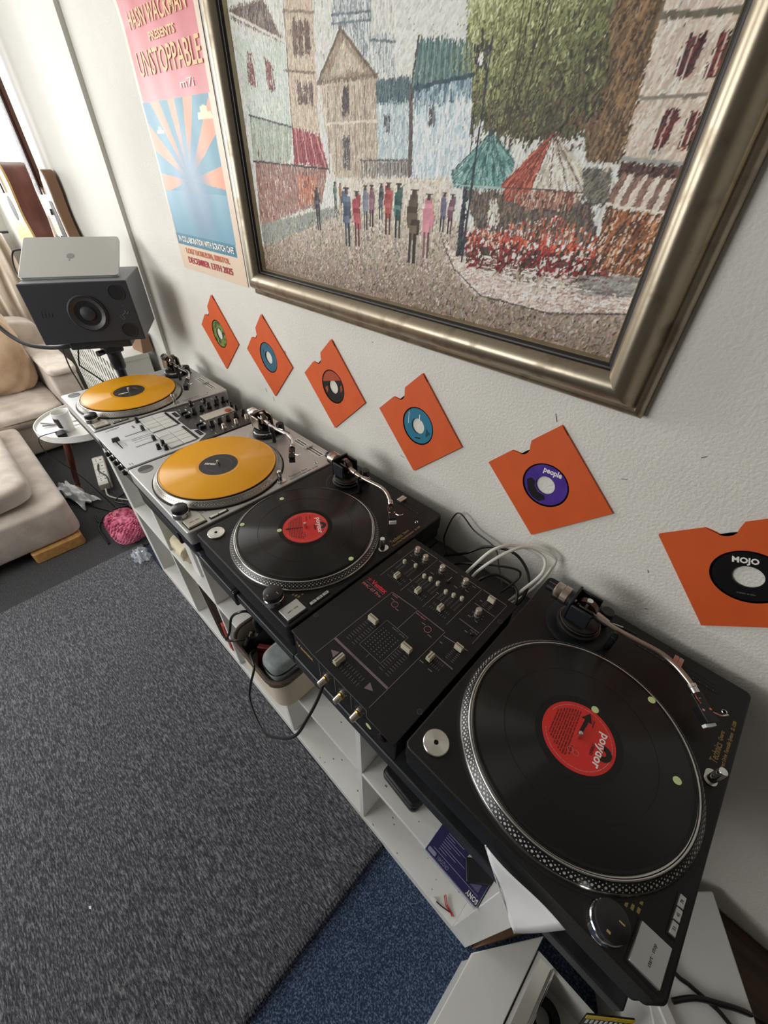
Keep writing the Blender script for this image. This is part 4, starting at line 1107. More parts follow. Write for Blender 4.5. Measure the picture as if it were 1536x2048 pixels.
# leaves: loose dabs, light at the upper left, brown and dark towards the lower right
tree = inpoly([(640,429),(845,400),(862,338),(845,289),(798,276),(707,284),(650,315)]) | inpoly([(645,429),(650,500),(850,500),(845,400)])
ys, xs = np.nonzero(tree)
pal2 = [(188,190,150),(156,160,110),(126,130,88),(102,104,72),(80,78,58),(60,57,48),(100,82,62)]
for k in range(11000):
    i = rg.integers(len(ys))
    x_ = xs[i]+rg.normal(0, 9); y_ = ys[i]+rg.normal(0, 8)
    t_ = y_/PH*677; s_ = x_/PW*1000
    j = int(np.clip(rg.normal(4.3-(t_-275)/46+(s_-660)/120, 1.15), 0, 6))
    stroke(x_, y_, rg.normal(1.45, 0.5), rg.uniform(2.5, 6), rg.uniform(0.9, 1.7), np.array(pal2[j])+rg.normal(0, 9), 1.0)
for k in range(7):
    x_, y_ = px((735+rg.normal(0, 8), 285))
    an = rg.normal(1.45, 0.16)
    for q in range(34):
        stroke(x_+q*2.6*math.cos(an), y_+q*2.6*math.sin(an), an, 4, 0.9, (66, 56, 46), 0.9)
# flower bed
fl_ = inpoly([(675,150),(834,183),(948,150),(942,108),(688,99)])
ys, xs = np.nonzero(fl_)
for k in range(2400):
    i = rg.integers(len(ys))
    t_ = ys[i]/PH*677
    top_ = t_ > 132 + 14*rg.random()
    pal2 = [(228,220,212),(204,118,88),(190,92,66),(214,178,160),(168,62,58),(120,70,60),(86,66,58)] if top_ else [(132,48,50),(104,38,42),(150,66,60),(58,76,64),(206,194,186),(78,34,36),(70,56,50)]
    stroke(xs[i], ys[i], rg.normal(1.4, 0.5), rg.uniform(2.5, 6), rg.uniform(1.4, 2.6), np.array(pal2[rg.integers(len(pal2))])+rg.normal(0, 8), 1.3)
# windows, roof slates, railings and stripes
for (x0, z0_, x1, z1_, n, col) in ((515,405,635,385,22,(70,96,96)), (412,240,555,232,16,(96,92,88)), (34,300,190,282,10,(205,206,196)), (200,290,290,262,9,(196,120,124)), (345,440,430,430,14,(205,208,206)), (440,392,490,384,8,(206,208,206)), (214,425,272,418,5,(84,70,64)), (222,345,268,338,5,(84,70,64))):
    for k in range(n):
        f_ = k/(n-1)
        cx, cy = px((x0+(x1-x0)*f_, z0_+(z1_-z0_)*f_))
        stroke(cx, cy, PI/2+0.05, 12, 1.2, np.array(col)+rg.normal(0, 10), 1.0)
for k in range(90):
    cx, cy = px((rg.uniform(30, 290), rg.uniform(150, 265)))
    stroke(cx, cy, PI/2, rg.uniform(3, 9), 1.3, np.array([(206,190,176),(168,96,78),(92,76,72),(120,58,58)][rg.integers(4)])+rg.normal(0, 10), 1.0)
# crisper passages worked over the body colour
def line(p, q, w, col, h=1.0, jit=0.0):
    x0, y0 = px(p); x1, y1 = px(q)
    L = math.hypot(x1-x0, y1-y0); an = math.atan2(y1-y0, x1-x0); n = max(1, int(L/3))
    for k in range(n+1):
        f_ = k/n
        stroke(x0+(x1-x0)*f_+rg.normal(0, jit), y0+(y1-y0)*f_+rg.normal(0, jit), an, 4.2, w, np.array(col)+rg.normal(0, 7), h)
def work(poly, cols, n, ang, l=5.0, w=1.3):
    m = inpoly(poly); yy_, xx_ = np.nonzero(m)
    if len(yy_) == 0: return
    for k in range(n):
        i = rg.integers(len(yy_))
        an = ang(xx_[i], yy_[i]) if callable(ang) else ang+rg.normal(0, 0.15)
        stroke(xx_[i], yy_[i], an, rg.uniform(l*0.5, l), rg.uniform(w*0.7, w*1.2), np.array(cols[rg.integers(len(cols))])+rg.normal(0, 8), rg.uniform(0.6, 1.3))
def fan(ap):
    ax_, ay_ = px(ap)
    return lambda x, y: math.atan2(y-ay_, x-ax_)+rg.normal(0, 0.06)
work([(489,436),(627,418),(633,383),(542,394),(534,353),(496,371)], [(206, 206, 198), (212, 212, 204), (198, 200, 194)], 700, 0.5, 7, 2)
work([(343,458),(434,447),(434,373),(374,418),(337,428)], [(190, 194, 192), (150, 156, 158), (120, 128, 132), (206, 208, 204)], 500, PI/2, 8, 1.2)
line((338, 438), (434, 431), 1.6, (104, 112, 118), 1.0, 0.3)
line((337, 428), (434, 421), 1.6, (104, 112, 118), 1.0, 0.3)
work([(439,405),(490,398),(492,356),(443,360)], [(190, 194, 190), (140, 148, 150), (206, 208, 204)], 240, PI/2, 8, 1.2)
line((439, 399), (491, 392), 1.6, (110, 118, 122), 1.0, 0.3)
line((359, 420), (448, 357), 3, (112, 98, 86), 1.0, 0.3)
line((359, 420), (287, 358), 3, (112, 98, 86), 1.0, 0.3)
line((286, 358), (449, 357), 3.4, (120, 106, 92), 1.0, 0.3)
work([(294,355),(448,354),(451,225),(331,220)], [(198, 188, 170), (168, 154, 138), (150, 136, 122), (184, 172, 156)], 900, PI/2, 9, 1.2)
work([(359,347),(377,345),(375,308),(356,309)], [(92, 82, 80), (70, 66, 66)], 80, PI/2, 8, 1.3)
work([(357,280),(377,280),(374,232),(353,232)], [(98, 92, 92), (76, 74, 76)], 80, PI/2, 8, 1.3)
line((316, 349), (308, 225), 1.2, (132, 118, 104), 1.0, 0.3)
line((337, 348), (332, 226), 1.2, (132, 118, 104), 1.0, 0.3)
line((392, 345), (392, 227), 1.2, (132, 118, 104), 1.0, 0.3)
line((419, 343), (422, 228), 1.2, (132, 118, 104), 1.0, 0.3)
line((310, 300), (453, 300), 2.2, (206, 196, 180), 1.0, 0.3)
work([(202,472),(283,462),(279,293),(192,300)], [(206, 192, 172), (186, 170, 150), (170, 152, 134)], 500, PI/2, 8, 1.3)
work([(222,443),(234,441),(230,402),(218,403)], [(96, 80, 74), (124, 106, 96)], 70, PI/2, 9, 1.3)
work([(239,441),(251,440),(247,400),(236,401)], [(96, 80, 74), (124, 106, 96)], 70, PI/2, 9, 1.3)
work([(258,439),(271,437),(268,399),(256,400)], [(96, 80, 74), (124, 106, 96)], 70, PI/2, 9, 1.3)
work([(222,362),(233,360),(230,333),(220,335)], [(92, 78, 76), (120, 102, 96)], 50, PI/2, 8, 1.3)
work([(241,361),(252,359),(250,332),(240,334)], [(92, 78, 76), (120, 102, 96)], 50, PI/2, 8, 1.3)
work([(259,360),(270,358),(268,331),(258,333)], [(92, 78, 76), (120, 102, 96)], 50, PI/2, 8, 1.3)
line((183, 383), (279, 372), 2.2, (128, 112, 100), 1.0, 0.3)
line((197, 459), (285, 447), 2.2, (140, 126, 112), 1.0, 0.3)
line((199, 468), (190, 298), 1.6, (120, 108, 98), 1.0, 0.3)
work([(11,440),(188,416),(181,304),(37,326)], [(196, 204, 194), (180, 188, 178), (208, 212, 202)], 500, PI/2, 8, 1.5)
work([(-1,483),(133,481),(176,431),(23,467)], [(112, 100, 94), (86, 76, 74), (150, 138, 128)], 260, 1.2, 9, 1.3)
line((5, 479), (192, 421), 2.4, (206, 200, 190), 1.0, 0.3)
work([(51,418),(69,405),(70,366),(41,368)], [(128, 66, 70), (150, 100, 96), (88, 76, 72)], 60, PI/2, 7, 1.2)
work([(119,406),(136,395),(140,357),(112,358)], [(128, 66, 70), (150, 100, 96), (88, 76, 72)], 60, PI/2, 7, 1.2)
line((32, 322), (19, 241), 1.3, (132, 142, 132), 1.0, 0.3)
line((50, 319), (38, 241), 1.3, (190, 196, 182), 1.0, 0.3)
line((69, 316), (56, 241), 1.3, (132, 142, 132), 1.0, 0.3)
line((87, 313), (73, 241), 1.3, (190, 196, 182), 1.0, 0.3)
line((105, 310), (91, 241), 1.3, (132, 142, 132), 1.0, 0.3)
line((122, 307), (108, 241), 1.3, (190, 196, 182), 1.0, 0.3)
line((140, 304), (125, 242), 1.3, (132, 142, 132), 1.0, 0.3)
line((157, 301), (141, 242), 1.3, (190, 196, 182), 1.0, 0.3)
line((173, 298), (157, 242), 1.3, (132, 142, 132), 1.0, 0.3)
line((191, 297), (188, 238), 1.6, (128, 58, 66), 1.0, 0.3)
line((203, 295), (204, 237), 1.6, (196, 150, 146), 1.0, 0.3)
line((215, 293), (221, 236), 1.6, (128, 58, 66), 1.0, 0.3)
line((226, 292), (237, 236), 1.6, (196, 150, 146), 1.0, 0.3)
line((238, 290), (252, 235), 1.6, (128, 58, 66), 1.0, 0.3)
line((249, 288), (268, 234), 1.6, (196, 150, 146), 1.0, 0.3)
line((260, 287), (283, 233), 1.6, (128, 58, 66), 1.0, 0.3)
line((271, 285), (298, 233), 1.6, (196, 150, 146), 1.0, 0.3)
line((19, 241), (305, 231), 2.0, (70, 64, 66), 1.0, 0.3)
line((28, 323), (190, 298), 1.8, (86, 84, 84), 1.0, 0.3)
work([(27,238),(302,230),(273,173),(11,113)], [(170, 120, 104), (206, 196, 186), (120, 86, 84), (150, 98, 88), (96, 84, 84)], 420, PI/2, 7, 1.4)
work([(453,322),(528,322),(532,248),(458,247)], [(206, 212, 210), (176, 188, 190), (150, 166, 172)], 360, PI/2, 9, 1.5)
work([(450,350),(530,348),(528,323),(449,324)], [(80, 100, 106), (104, 120, 124), (66, 84, 92)], 260, PI/2, 7, 1.4)
work([(539,325),(653,337),(670,227),(545,226)], [(214, 218, 216), (190, 202, 206), (168, 184, 190), (206, 212, 212)], 700, PI/2, 12, 1.8)
work([(538,332),(653,341),(656,325),(540,310)], [(120, 142, 150), (84, 108, 118), (160, 176, 182)], 200, PI/2, 10, 1.5)
line((543, 390), (536, 338), 1.1, (124, 146, 140), 1.0, 0.3)
line((549, 389), (543, 339), 1.1, (70, 96, 96), 1.0, 0.3)
line((555, 388), (550, 339), 1.1, (124, 146, 140), 1.0, 0.3)
line((561, 387), (556, 339), 1.1, (70, 96, 96), 1.0, 0.3)
line((566, 386), (563, 340), 1.1, (124, 146, 140), 1.0, 0.3)
line((572, 385), (569, 340), 1.1, (70, 96, 96), 1.0, 0.3)
line((578, 384), (575, 340), 1.1, (124, 146, 140), 1.0, 0.3)
line((583, 383), (582, 341), 1.1, (70, 96, 96), 1.0, 0.3)
line((589, 382), (588, 341), 1.1, (124, 146, 140), 1.0, 0.3)
line((594, 382), (594, 341), 1.1, (70, 96, 96), 1.0, 0.3)
line((600, 381), (600, 341), 1.1, (124, 146, 140), 1.0, 0.3)
line((605, 380), (606, 342), 1.1, (70, 96, 96), 1.0, 0.3)
line((610, 379), (612, 342), 1.1, (124, 146, 140), 1.0, 0.3)
line((616, 378), (618, 342), 1.1, (70, 96, 96), 1.0, 0.3)
line((621, 377), (624, 343), 1.1, (124, 146, 140), 1.0, 0.3)
line((626, 376), (629, 343), 1.1, (70, 96, 96), 1.0, 0.3)
line((632, 376), (635, 343), 1.1, (124, 146, 140), 1.0, 0.3)
line((637, 375), (641, 344), 1.1, (70, 96, 96), 1.0, 0.3)
line((642, 374), (646, 344), 1.1, (124, 146, 140), 1.0, 0.3)
line((647, 373), (652, 344), 1.1, (70, 96, 96), 1.0, 0.3)
line((531, 336), (655, 344), 3, (60, 80, 88), 1.0, 0.3)
line((543, 391), (531, 336), 2.2, (78, 74, 72), 1.0, 0.3)
line((530, 332), (536, 224), 2.6, (92, 84, 82), 1.0, 0.3)
work([(573,310),(586,310),(588,292),(576,293)], [(78, 76, 78), (120, 120, 122)], 40, PI/2, 7, 1.2)
work([(468,305),(484,305),(484,285),(470,286)], [(78, 76, 78), (120, 120, 122)], 40, PI/2, 7, 1.2)
line((409, 245), (409, 222), 0.9, (110, 104, 100), 1.0, 0.3)
line((417, 245), (416, 222), 0.9, (110, 104, 100), 1.0, 0.3)
line((424, 245), (424, 222), 0.9, (110, 104, 100), 1.0, 0.3)
line((431, 245), (431, 223), 0.9, (110, 104, 100), 1.0, 0.3)
line((439, 245), (439, 223), 0.9, (110, 104, 100), 1.0, 0.3)
line((446, 245), (446, 223), 0.9, (110, 104, 100), 1.0, 0.3)
line((453, 245), (453, 223), 0.9, (110, 104, 100), 1.0, 0.3)
line((460, 245), (460, 223), 0.9, (110, 104, 100), 1.0, 0.3)
line((467, 245), (467, 223), 0.9, (110, 104, 100), 1.0, 0.3)
line((474, 245), (474, 224), 0.9, (110, 104, 100), 1.0, 0.3)
line((481, 245), (481, 224), 0.9, (110, 104, 100), 1.0, 0.3)
line((487, 245), (488, 224), 0.9, (110, 104, 100), 1.0, 0.3)
line((494, 245), (495, 224), 0.9, (110, 104, 100), 1.0, 0.3)
line((501, 245), (502, 224), 0.9, (110, 104, 100), 1.0, 0.3)
line((507, 245), (508, 224), 0.9, (110, 104, 100), 1.0, 0.3)
line((514, 245), (515, 224), 0.9, (110, 104, 100), 1.0, 0.3)
line((520, 245), (522, 225), 0.9, (110, 104, 100), 1.0, 0.3)
line((527, 245), (528, 225), 0.9, (110, 104, 100), 1.0, 0.3)
line((407, 245), (530, 246), 1.4, (96, 92, 90), 1.0, 0.3)
work([(906,383),(997,377),(986,247),(906,249)], [(200, 188, 174), (186, 172, 158), (208, 200, 188), (196, 176, 160)], 1100, 1.2, 9, 1.7)
line((906, 371), (990, 366), 3.6, (104, 98, 84), 1.0, 0.3)
line((909, 306), (980, 305), 2.2, (128, 120, 108), 1.0, 0.3)
line((907, 250), (990, 244), 3.2, (150, 152, 146), 1.0, 0.3)
work([(941,352),(960,350),(957,323),(942,325)], [(92, 46, 46), (70, 40, 40), (118, 62, 58), (60, 52, 50)], 110, 1.2, 8, 1.5)
line((941, 352), (942, 325), 1.2, (210, 196, 182), 1.0, 0.3)
line((951, 351), (950, 323), 0.9, (196, 170, 160), 1.0, 0.3)
work([(973,350),(989,348),(988,322),(974,322)], [(92, 46, 46), (70, 40, 40), (118, 62, 58), (60, 52, 50)], 110, 1.2, 8, 1.5)
line((973, 350), (974, 322), 1.2, (210, 196, 182), 1.0, 0.3)
line((981, 349), (981, 323), 0.9, (196, 170, 160), 1.0, 0.3)
work([(942,292),(959,291),(956,261),(942,263)], [(92, 46, 46), (70, 40, 40), (118, 62, 58), (60, 52, 50)], 110, 1.2, 8, 1.5)
line((942, 292), (942, 263), 1.2, (210, 196, 182), 1.0, 0.3)
line((951, 292), (949, 261), 0.9, (196, 170, 160), 1.0, 0.3)
work([(972,289),(988,287),(989,261),(974,263)], [(92, 46, 46), (70, 40, 40), (118, 62, 58), (60, 52, 50)], 110, 1.2, 8, 1.5)
line((972, 289), (974, 263), 1.2, (210, 196, 182), 1.0, 0.3)
line((980, 289), (982, 261), 0.9, (196, 170, 160), 1.0, 0.3)
work([(846,391),(903,384),(910,251),(873,251),(863,338)], [(116, 94, 70), (92, 74, 56), (140, 112, 82), (78, 66, 54)], 700, 1.3, 10, 1.5)
work([(910,245),(989,241),(987,229),(912,233)], [(80, 58, 54), (106, 80, 72), (60, 48, 46)], 160, 1.3, 6, 1.3)
work([(915,231),(923,231),(915,202),(906,203)], [(112, 94, 86), (140, 110, 98)], 60, 1.15, 8, 1.6)
work([(924,231),(931,230),(924,202),(916,202)], [(206, 190, 178), (214, 202, 190)], 60, 1.15, 8, 1.6)
work([(932,230),(940,230),(933,201),(925,202)], [(112, 94, 86), (140, 110, 98)], 60, 1.15, 8, 1.6)
work([(941,230),(948,229),(942,200),(934,201)], [(206, 190, 178), (214, 202, 190)], 60, 1.15, 8, 1.6)
work([(949,229),(957,229),(951,200),(943,200)], [(112, 94, 86), (140, 110, 98)], 60, 1.15, 8, 1.6)
work([(958,229),(965,229),(960,199),(952,200)], [(206, 190, 178), (214, 202, 190)], 60, 1.15, 8, 1.6)
work([(966,229),(973,228),(969,198),(961,199)], [(112, 94, 86), (140, 110, 98)], 60, 1.15, 8, 1.6)
work([(974,228),(981,228),(977,198),(969,198)], [(206, 190, 178), (214, 202, 190)], 60, 1.15, 8, 1.6)
work([(982,228),(989,227),(985,197),(978,198)], [(112, 94, 86), (140, 110, 98)], 60, 1.15, 8, 1.6)
line((903, 202), (987, 196), 2.0, (216, 206, 194), 1.0, 0.3)
work([(909,196),(986,193),(989,126),(914,124)], [(150, 92, 62), (96, 70, 56), (178, 124, 86), (70, 60, 54), (206, 180, 160), (110, 84, 66)], 520, 1.3, 8, 1.6)
work([(855,235),(901,238),(906,201),(868,204)], [(104, 102, 92), (84, 82, 76), (126, 120, 106)], 160, 0.9, 8, 1.3)
work([(668,209),(742,215),(885,200),(914,154),(696,155)], [(92, 84, 78), (70, 66, 64), (116, 104, 94), (134, 110, 92)], 420, PI/2, 9, 1.5)
work([(702,279),(749,247),(742,215),(640,214),(634,232)], [(110, 152, 146), (84, 126, 124), (146, 178, 170), (70, 104, 104)], 460, fan((701, 280)), 9, 1.6)
line((701, 280), (637, 234), 0.9, (56, 78, 80), 1.0, 0.3)
line((701, 280), (662, 220), 0.9, (56, 78, 80), 1.0, 0.3)
line((701, 280), (693, 213), 0.9, (56, 78, 80), 1.0, 0.3)
line((701, 280), (722, 213), 0.9, (56, 78, 80), 1.0, 0.3)
line((701, 280), (741, 217), 0.9, (56, 78, 80), 1.0, 0.3)
line((701, 280), (749, 246), 0.9, (56, 78, 80), 1.0, 0.3)
line((634, 231), (641, 215), 2, (70, 100, 100), 1.0, 0.3)
line((641, 215), (742, 213), 1.6, (150, 178, 170), 1.0, 0.3)
line((699, 292), (701, 280), 1.4, (70, 62, 56), 1.0, 0.3)
work([(806,277),(789,221),(787,199),(745,201),(737,220)], [(160, 84, 68), (132, 62, 54), (186, 108, 88)], 360, fan((806, 277)), 9, 1.6)
work([(806,277),(856,240),(869,213),(789,218)], [(206, 200, 186), (184, 176, 160), (220, 214, 202), (150, 142, 128)], 420, fan((806, 277)), 9, 1.7)
work([(747,208),(868,213),(855,195),(786,192)], [(140, 88, 76), (170, 130, 112), (104, 72, 64), (196, 180, 164)], 200, PI/2, 7, 1.5)
line((806, 277), (745, 203), 0.9, (92, 66, 58), 1.0, 0.3)
line((806, 277), (766, 210), 0.9, (92, 66, 58), 1.0, 0.3)
line((806, 277), (789, 219), 0.9, (92, 66, 58), 1.0, 0.3)
line((806, 277), (818, 216), 0.9, (92, 66, 58), 1.0, 0.3)
line((806, 277), (844, 218), 0.9, (92, 66, 58), 1.0, 0.3)
line((806, 277), (868, 214), 0.9, (92, 66, 58), 1.0, 0.3)
line((802, 291), (806, 277), 1.4, (84, 70, 60), 1.0, 0.3)
line((742, 215), (867, 213), 1.0, (90, 70, 62), 1.0, 0.3)
work([(635,127),(678,104),(773,87),(984,101),(987,78),(863,55),(710,60),(643,100)], [(212, 200, 190), (190, 174, 166), (168, 140, 132), (220, 212, 204)], 420, 0.2, 7, 1.5)
line((628, 131), (660, 92), 1.4, (90, 80, 74), 1.0, 0.3)
line((660, 92), (725, 57), 1.4, (90, 80, 74), 1.0, 0.3)
line((725, 57), (864, 52), 1.4, (90, 80, 74), 1.0, 0.3)
line((864, 52), (992, 75), 1.4, (90, 80, 74), 1.0, 0.3)
work([(718,119),(746,122),(749,95),(728,92)], [(220, 214, 206), (190, 178, 168), (120, 100, 92)], 60, 0.1, 6, 1.3)
work([(762,111),(788,114),(791,88),(771,85)], [(220, 214, 206), (190, 178, 168), (120, 100, 92)], 60, 0.1, 6, 1.3)
work([(801,110),(826,113),(830,87),(812,84)], [(220, 214, 206), (190, 178, 168), (120, 100, 92)], 60, 0.1, 6, 1.3)
work([(839,109),(862,112),(867,86),(849,84)], [(220, 214, 206), (190, 178, 168), (120, 100, 92)], 60, 0.1, 6, 1.3)
work([(874,109),(895,112),(901,87),(885,85)], [(220, 214, 206), (190, 178, 168), (120, 100, 92)], 60, 0.1, 6, 1.3)
work([(896,112),(990,124),(992,97),(904,89)], [(156, 154, 148), (136, 132, 126), (120, 110, 102)], 150, 0.1, 9, 1.6)
work([(716,196),(731,196),(742,164),(719,163)], [(214, 208, 198), (190, 184, 172)], 50, PI/2, 6, 1.4)
work([(649,375),(681,372),(677,347),(657,353)], [(56, 54, 56), (76, 72, 72)], 60, PI/2, 6, 1.4)
work([(660,364),(668,363),(668,354),(662,354)], [(224, 218, 200)], 16, PI/2, 4, 1.4)
line((663, 385), (665, 374), 2.2, (56, 54, 54), 1.0, 0.3)
# people with their reflections on the wet paving
for (a, b, col) in FIGS:
    ax_, az_ = px(a); bx_, bz_ = px(b)
    H_ = az_-bz_; col = np.array(col, float)
    w_ = max(3.0, H_*0.21)
    for q in range(6):
        f_ = q/5
        stroke(ax_+rg.normal(0, w_*0.12), az_-H_*(0.16+0.40*f_), PI/2+rg.normal(0, 0.08), H_*0.20, w_*(0.75+0.3*math.sin(PI*f_)), col+rg.normal(0, 14), 1.2)
    for s_ in (-1, 1):
        stroke(ax_+s_*w_*0.24, az_-H_*0.78, PI/2, H_*0.42, w_*0.26, col*0.55+rg.normal(0, 6), 1.0)
    stroke(ax_, az_-H_*0.06, PI/2, H_*0.09, w_*0.42, (74, 58, 52), 1.2)
    stroke(ax_, az_-H_*0.01, 0, w_*0.8, 1.4, (60, 56, 54), 1.2)
    for q in range(7):
        stroke(ax_+rg.normal(0, w_*0.3), bz_-H_*(0.03+0.07*q), PI/2+rg.normal(0, 0.5), H_*0.07, 1.4, col*0.5+np.array((150,140,128))*0.4+rg.normal(0, 12), 0.8)
# lamp post on top
for k in range(26):
    f_ = k/25
    cx, cy = px((684+(690-684)*0+(-6)*f_*0+ (668-684)*f_*0.0, 372-260*f_))
    stroke(px((681-6*f_, 0))[0], cy, PI/2, 9, 1.8 if f_ < 0.5 else 2.8, (50+rg.normal(0, 8), 52, 60), 1.0)
img = np.clip((img-112)*1.16+124, 10, 242)
vs = np.empty((PH*PW, 3))
vs[:, 0] = (PX0 + XX/(PW-1)*PS).ravel()
vs[:, 1] = (-0.0165 - hgt*0.0008).ravel()
vs[:, 2] = (PZ0 + YY/(PW-1)*PS).ravel()
def grid_mesh(name, vs, cols, w, h, material, off):
    me = bpy.data.meshes.new(name)
    idx = np.arange(w*h).reshape(h, w)
    q = np.stack([idx[:-1, :-1], idx[:-1, 1:], idx[1:, 1:], idx[1:, :-1]], -1).reshape(-1, 4)
    me.vertices.add(w*h)
    me.vertices.foreach_set('co', (vs + np.array(off)).astype(np.float32).ravel())
    me.loops.add(q.size)
    me.loops.foreach_set('vertex_index', q.astype(np.int32).ravel())
    me.polygons.add(len(q))
    me.polygons.foreach_set('loop_start', np.arange(0, q.size, 4, dtype=np.int32))
    me.polygons.foreach_set('use_smooth', np.ones(len(q), bool))
    c = np.clip(cols.reshape(-1, 3)/255.0, 0, 1)
    c = np.where(c <= 0.04045, c/12.92, ((c+0.055)/1.055)**2.4)
    ca = me.color_attributes.new('print', 'FLOAT_COLOR', 'POINT')
    ca.data.foreach_set('color', np.concatenate([c, np.ones((len(c), 1))], 1).astype(np.float32).ravel())
    me.update(calc_edges=True)
    me.materials.append(MATS[material])
    return me
vcol_mat('oil_paint', 0.5, 0.25)
vcol_mat('poster_print', 0.40, 0.35)
obj('canvas', None, None, pf, mesh=grid_mesh('canvas', vs, img, PW, PH, 'oil_paint', OFF[pf.name]))
obj('stretcher', MB().box(fx0+0.03, fx1-0.03, -0.012, -0.002, fz0+0.03, fz1-0.03), 'wood_light', pf)

# ------------------------------------------------------------------ gig poster
QW, QH = 200, 290
qx0, qx1, qz0, qz1 = -0.104, 0.304, 0.364, 0.952
gx, gz = np.meshgrid(np.linspace(qx0, qx1, QW), np.linspace(qz0, qz1, QH))
pim = np.zeros((QH, QW, 3)); pim[:] = (226, 204, 180)
pink = (gx > -0.090) & (gx < 0.284) & (gz > 0.764)
pim[pink] = (226, 150, 152)
fadep = np.clip((0.82-gz)/0.08, 0, 1)[..., None]
pim = np.where(pink[..., None], np.array((206,104,108))*(1-fadep)+np.array((216,132,134))*fadep, pim)
blue = (gx > -0.096) & (gx < 0.276) & (gz > 0.464) & (gz <= 0.764)
ang = np.degrees(np.arctan2(gz-0.60, gx-0.085))
rays = ((ang+4) % 30) < 14
up_ = gz > 0.575
pim[blue] = (66, 138, 160)
pim[blue & rays & up_] = (232, 142, 100)
low = blue & ~up_
pim[low] = (104, 156, 178)
# plain drifting smoke in the middle of the print
rad = ((gx-0.10)/0.10)**2 + ((gz-0.575)/0.13)**2
f_ = np.clip(1.25-rad, 0, 1)[..., None]*0.92
sm = np.array((112, 142, 168))
pim = np.where(blue[..., None], pim*(1-f_)+sm*f_, pim)
for cx, cz, w_, h_ in ((0.240, 0.721, 0.036, 0.024), (-0.03, 0.700, 0.022, 0.014)):
    cl_ = blue & (gz > cz) & (((gx-cx)/w_)**2 + ((gz-cz)/h_)**2 < 1) & ((np.abs(gx-cx) < w_*0.45) | (gz < cz+h_*0.5))
    pim[cl_] = (238, 226, 180)
band = (gx > -0.098) & (gx < 0.272) & (gz > 0.434) & (gz <= 0.465)
pim[band] = (62, 128, 150)
wave = 0.0015 + 0.0022*np.abs(np.sin((gz-0.36)*11.0))*np.exp(-(gx-qx0)/0.05) + 0.0006*np.sin(gx*30+gz*6)**2
wave += 0.006*np.clip((gz-0.90)/0.06, 0, 1)*np.clip((0.0-gx)/0.10, 0, 1)
qv = np.stack([gx.ravel(), -wave.ravel(), gz.ravel()], 1)
po = thing('gig_poster', 'tall pink and blue printed gig poster taped beside the gilt frame', 'poster', (0.10, 0.0, qz0))
obj('sheet', None, None, po, mesh=grid_mesh('sheet', qv, pim, QW, QH, 'poster_print', OFF[po.name]))
mat('print_peach', (236,190,130), 0.5); mat('print_orange', (206,104,62), 0.5); mat('print_crimson', (176,30,48), 0.5)
def pt(s, size, m, x, z, fit, bold=0.0012, sz=1.0):
    text('lettering', s, size, m, po, (x, -0.0034, z), RX90, fit=fit, bold=min(bold, 0.0006), depth=0.0001)
pt('HASN WACKMAN', 0.042, 'print_peach', 0.098, 0.906, 0.31, 0.0008)
pt('PRESENTS', 0.020, 'print_peach', 0.108, 0.872, 0.142)
pt('UNSTOPPABLE', 0.062, 'print_peach', 0.108, 0.830, 0.345, 0.0010)
pt('m7i', 0.022, 'print_white', 0.185, 0.785, 0.07, 0.0)
pt('IN COLLABORATION WITH SCRATCH CAFE', 0.0215, 'print_white', 0.088, 0.4495, 0.345, 0.0006)
pt('LOST HORIZON, BRISTOL', 0.0200, 'print_orange', 0.083, 0.4185, 0.275, 0.0006)
pt('DECEMBER 13TH 2025', 0.0240, 'print_crimson', 0.088, 0.3925, 0.282, 0.0012)
# ------------------------------------------------------------------ cables behind the black mixer
def cable(name, pts, r, material, label, group=None, n=9, seg=8, cat='cable'):
    o = obj(name, MB().tube(smooth_path(pts, seg), r, n), material)
    return tag(o, label, cat, group)
GC = 'loose cables behind the black mixer'
cable('audio_cable', [(1.241,-0.146,-0.035),(1.248,-0.120,-0.010),(1.272,-0.09,0.040),(1.303,-0.05,0.044),(1.351,-0.03,0.034),(1.368,-0.05,0.014),(1.354,-0.09,-0.02),(1.335,-0.12,-0.06),(1.322,-0.146,-0.05)], 0.0034, 'cable_white', 'white cable arching behind the black mixer, inner of the two loops', GC)
cable('audio_cable', [(1.256,-0.146,-0.040),(1.264,-0.118,-0.008),(1.294,-0.08,0.038),(1.322,-0.04,0.047),(1.366,-0.02,0.040),(1.376,-0.022,0.019),(1.366,-0.06,-0.03),(1.340,-0.10,-0.07),(1.300,-0.146,-0.06)], 0.0034, 'cable_white', 'white cable arching behind the black mixer, outer of the two loops', GC)
cable('thin_cable', [(1.145,-0.05,-0.104),(1.128,-0.04,-0.095),(1.112,-0.03,-0.070),(1.131,-0.018,0.010),(1.185,-0.02,-0.012),(1.248,-0.03,-0.016),(1.280,-0.06,-0.030),(1.318,-0.11,-0.028),(1.325,-0.146,-0.040)], 0.0019, 'cable_black', 'thin black wire standing up against the wall behind the black mixer', GC)
cable('audio_cable', [(1.140,-0.06,-0.100),(1.203,-0.08,-0.030),(1.244,-0.06,0.006),(1.302,-0.05,0.020),(1.347,-0.06,-0.006),(1.362,-0.10,-0.03),(1.352,-0.146,-0.045)], 0.0032, 'cable_black', 'thick black cable looping behind the black mixer above the others', GC)
cable('audio_cable', [(1.172,-0.08,-0.100),(1.210,-0.105,-0.040),(1.271,-0.10,0.000),(1.325,-0.08,0.012),(1.336,-0.082,-0.004),(1.322,-0.12,-0.030),(1.310,-0.146,-0.040)], 0.0024, 'cable_black', 'black cable in the middle of the tangle behind the black mixer', GC)
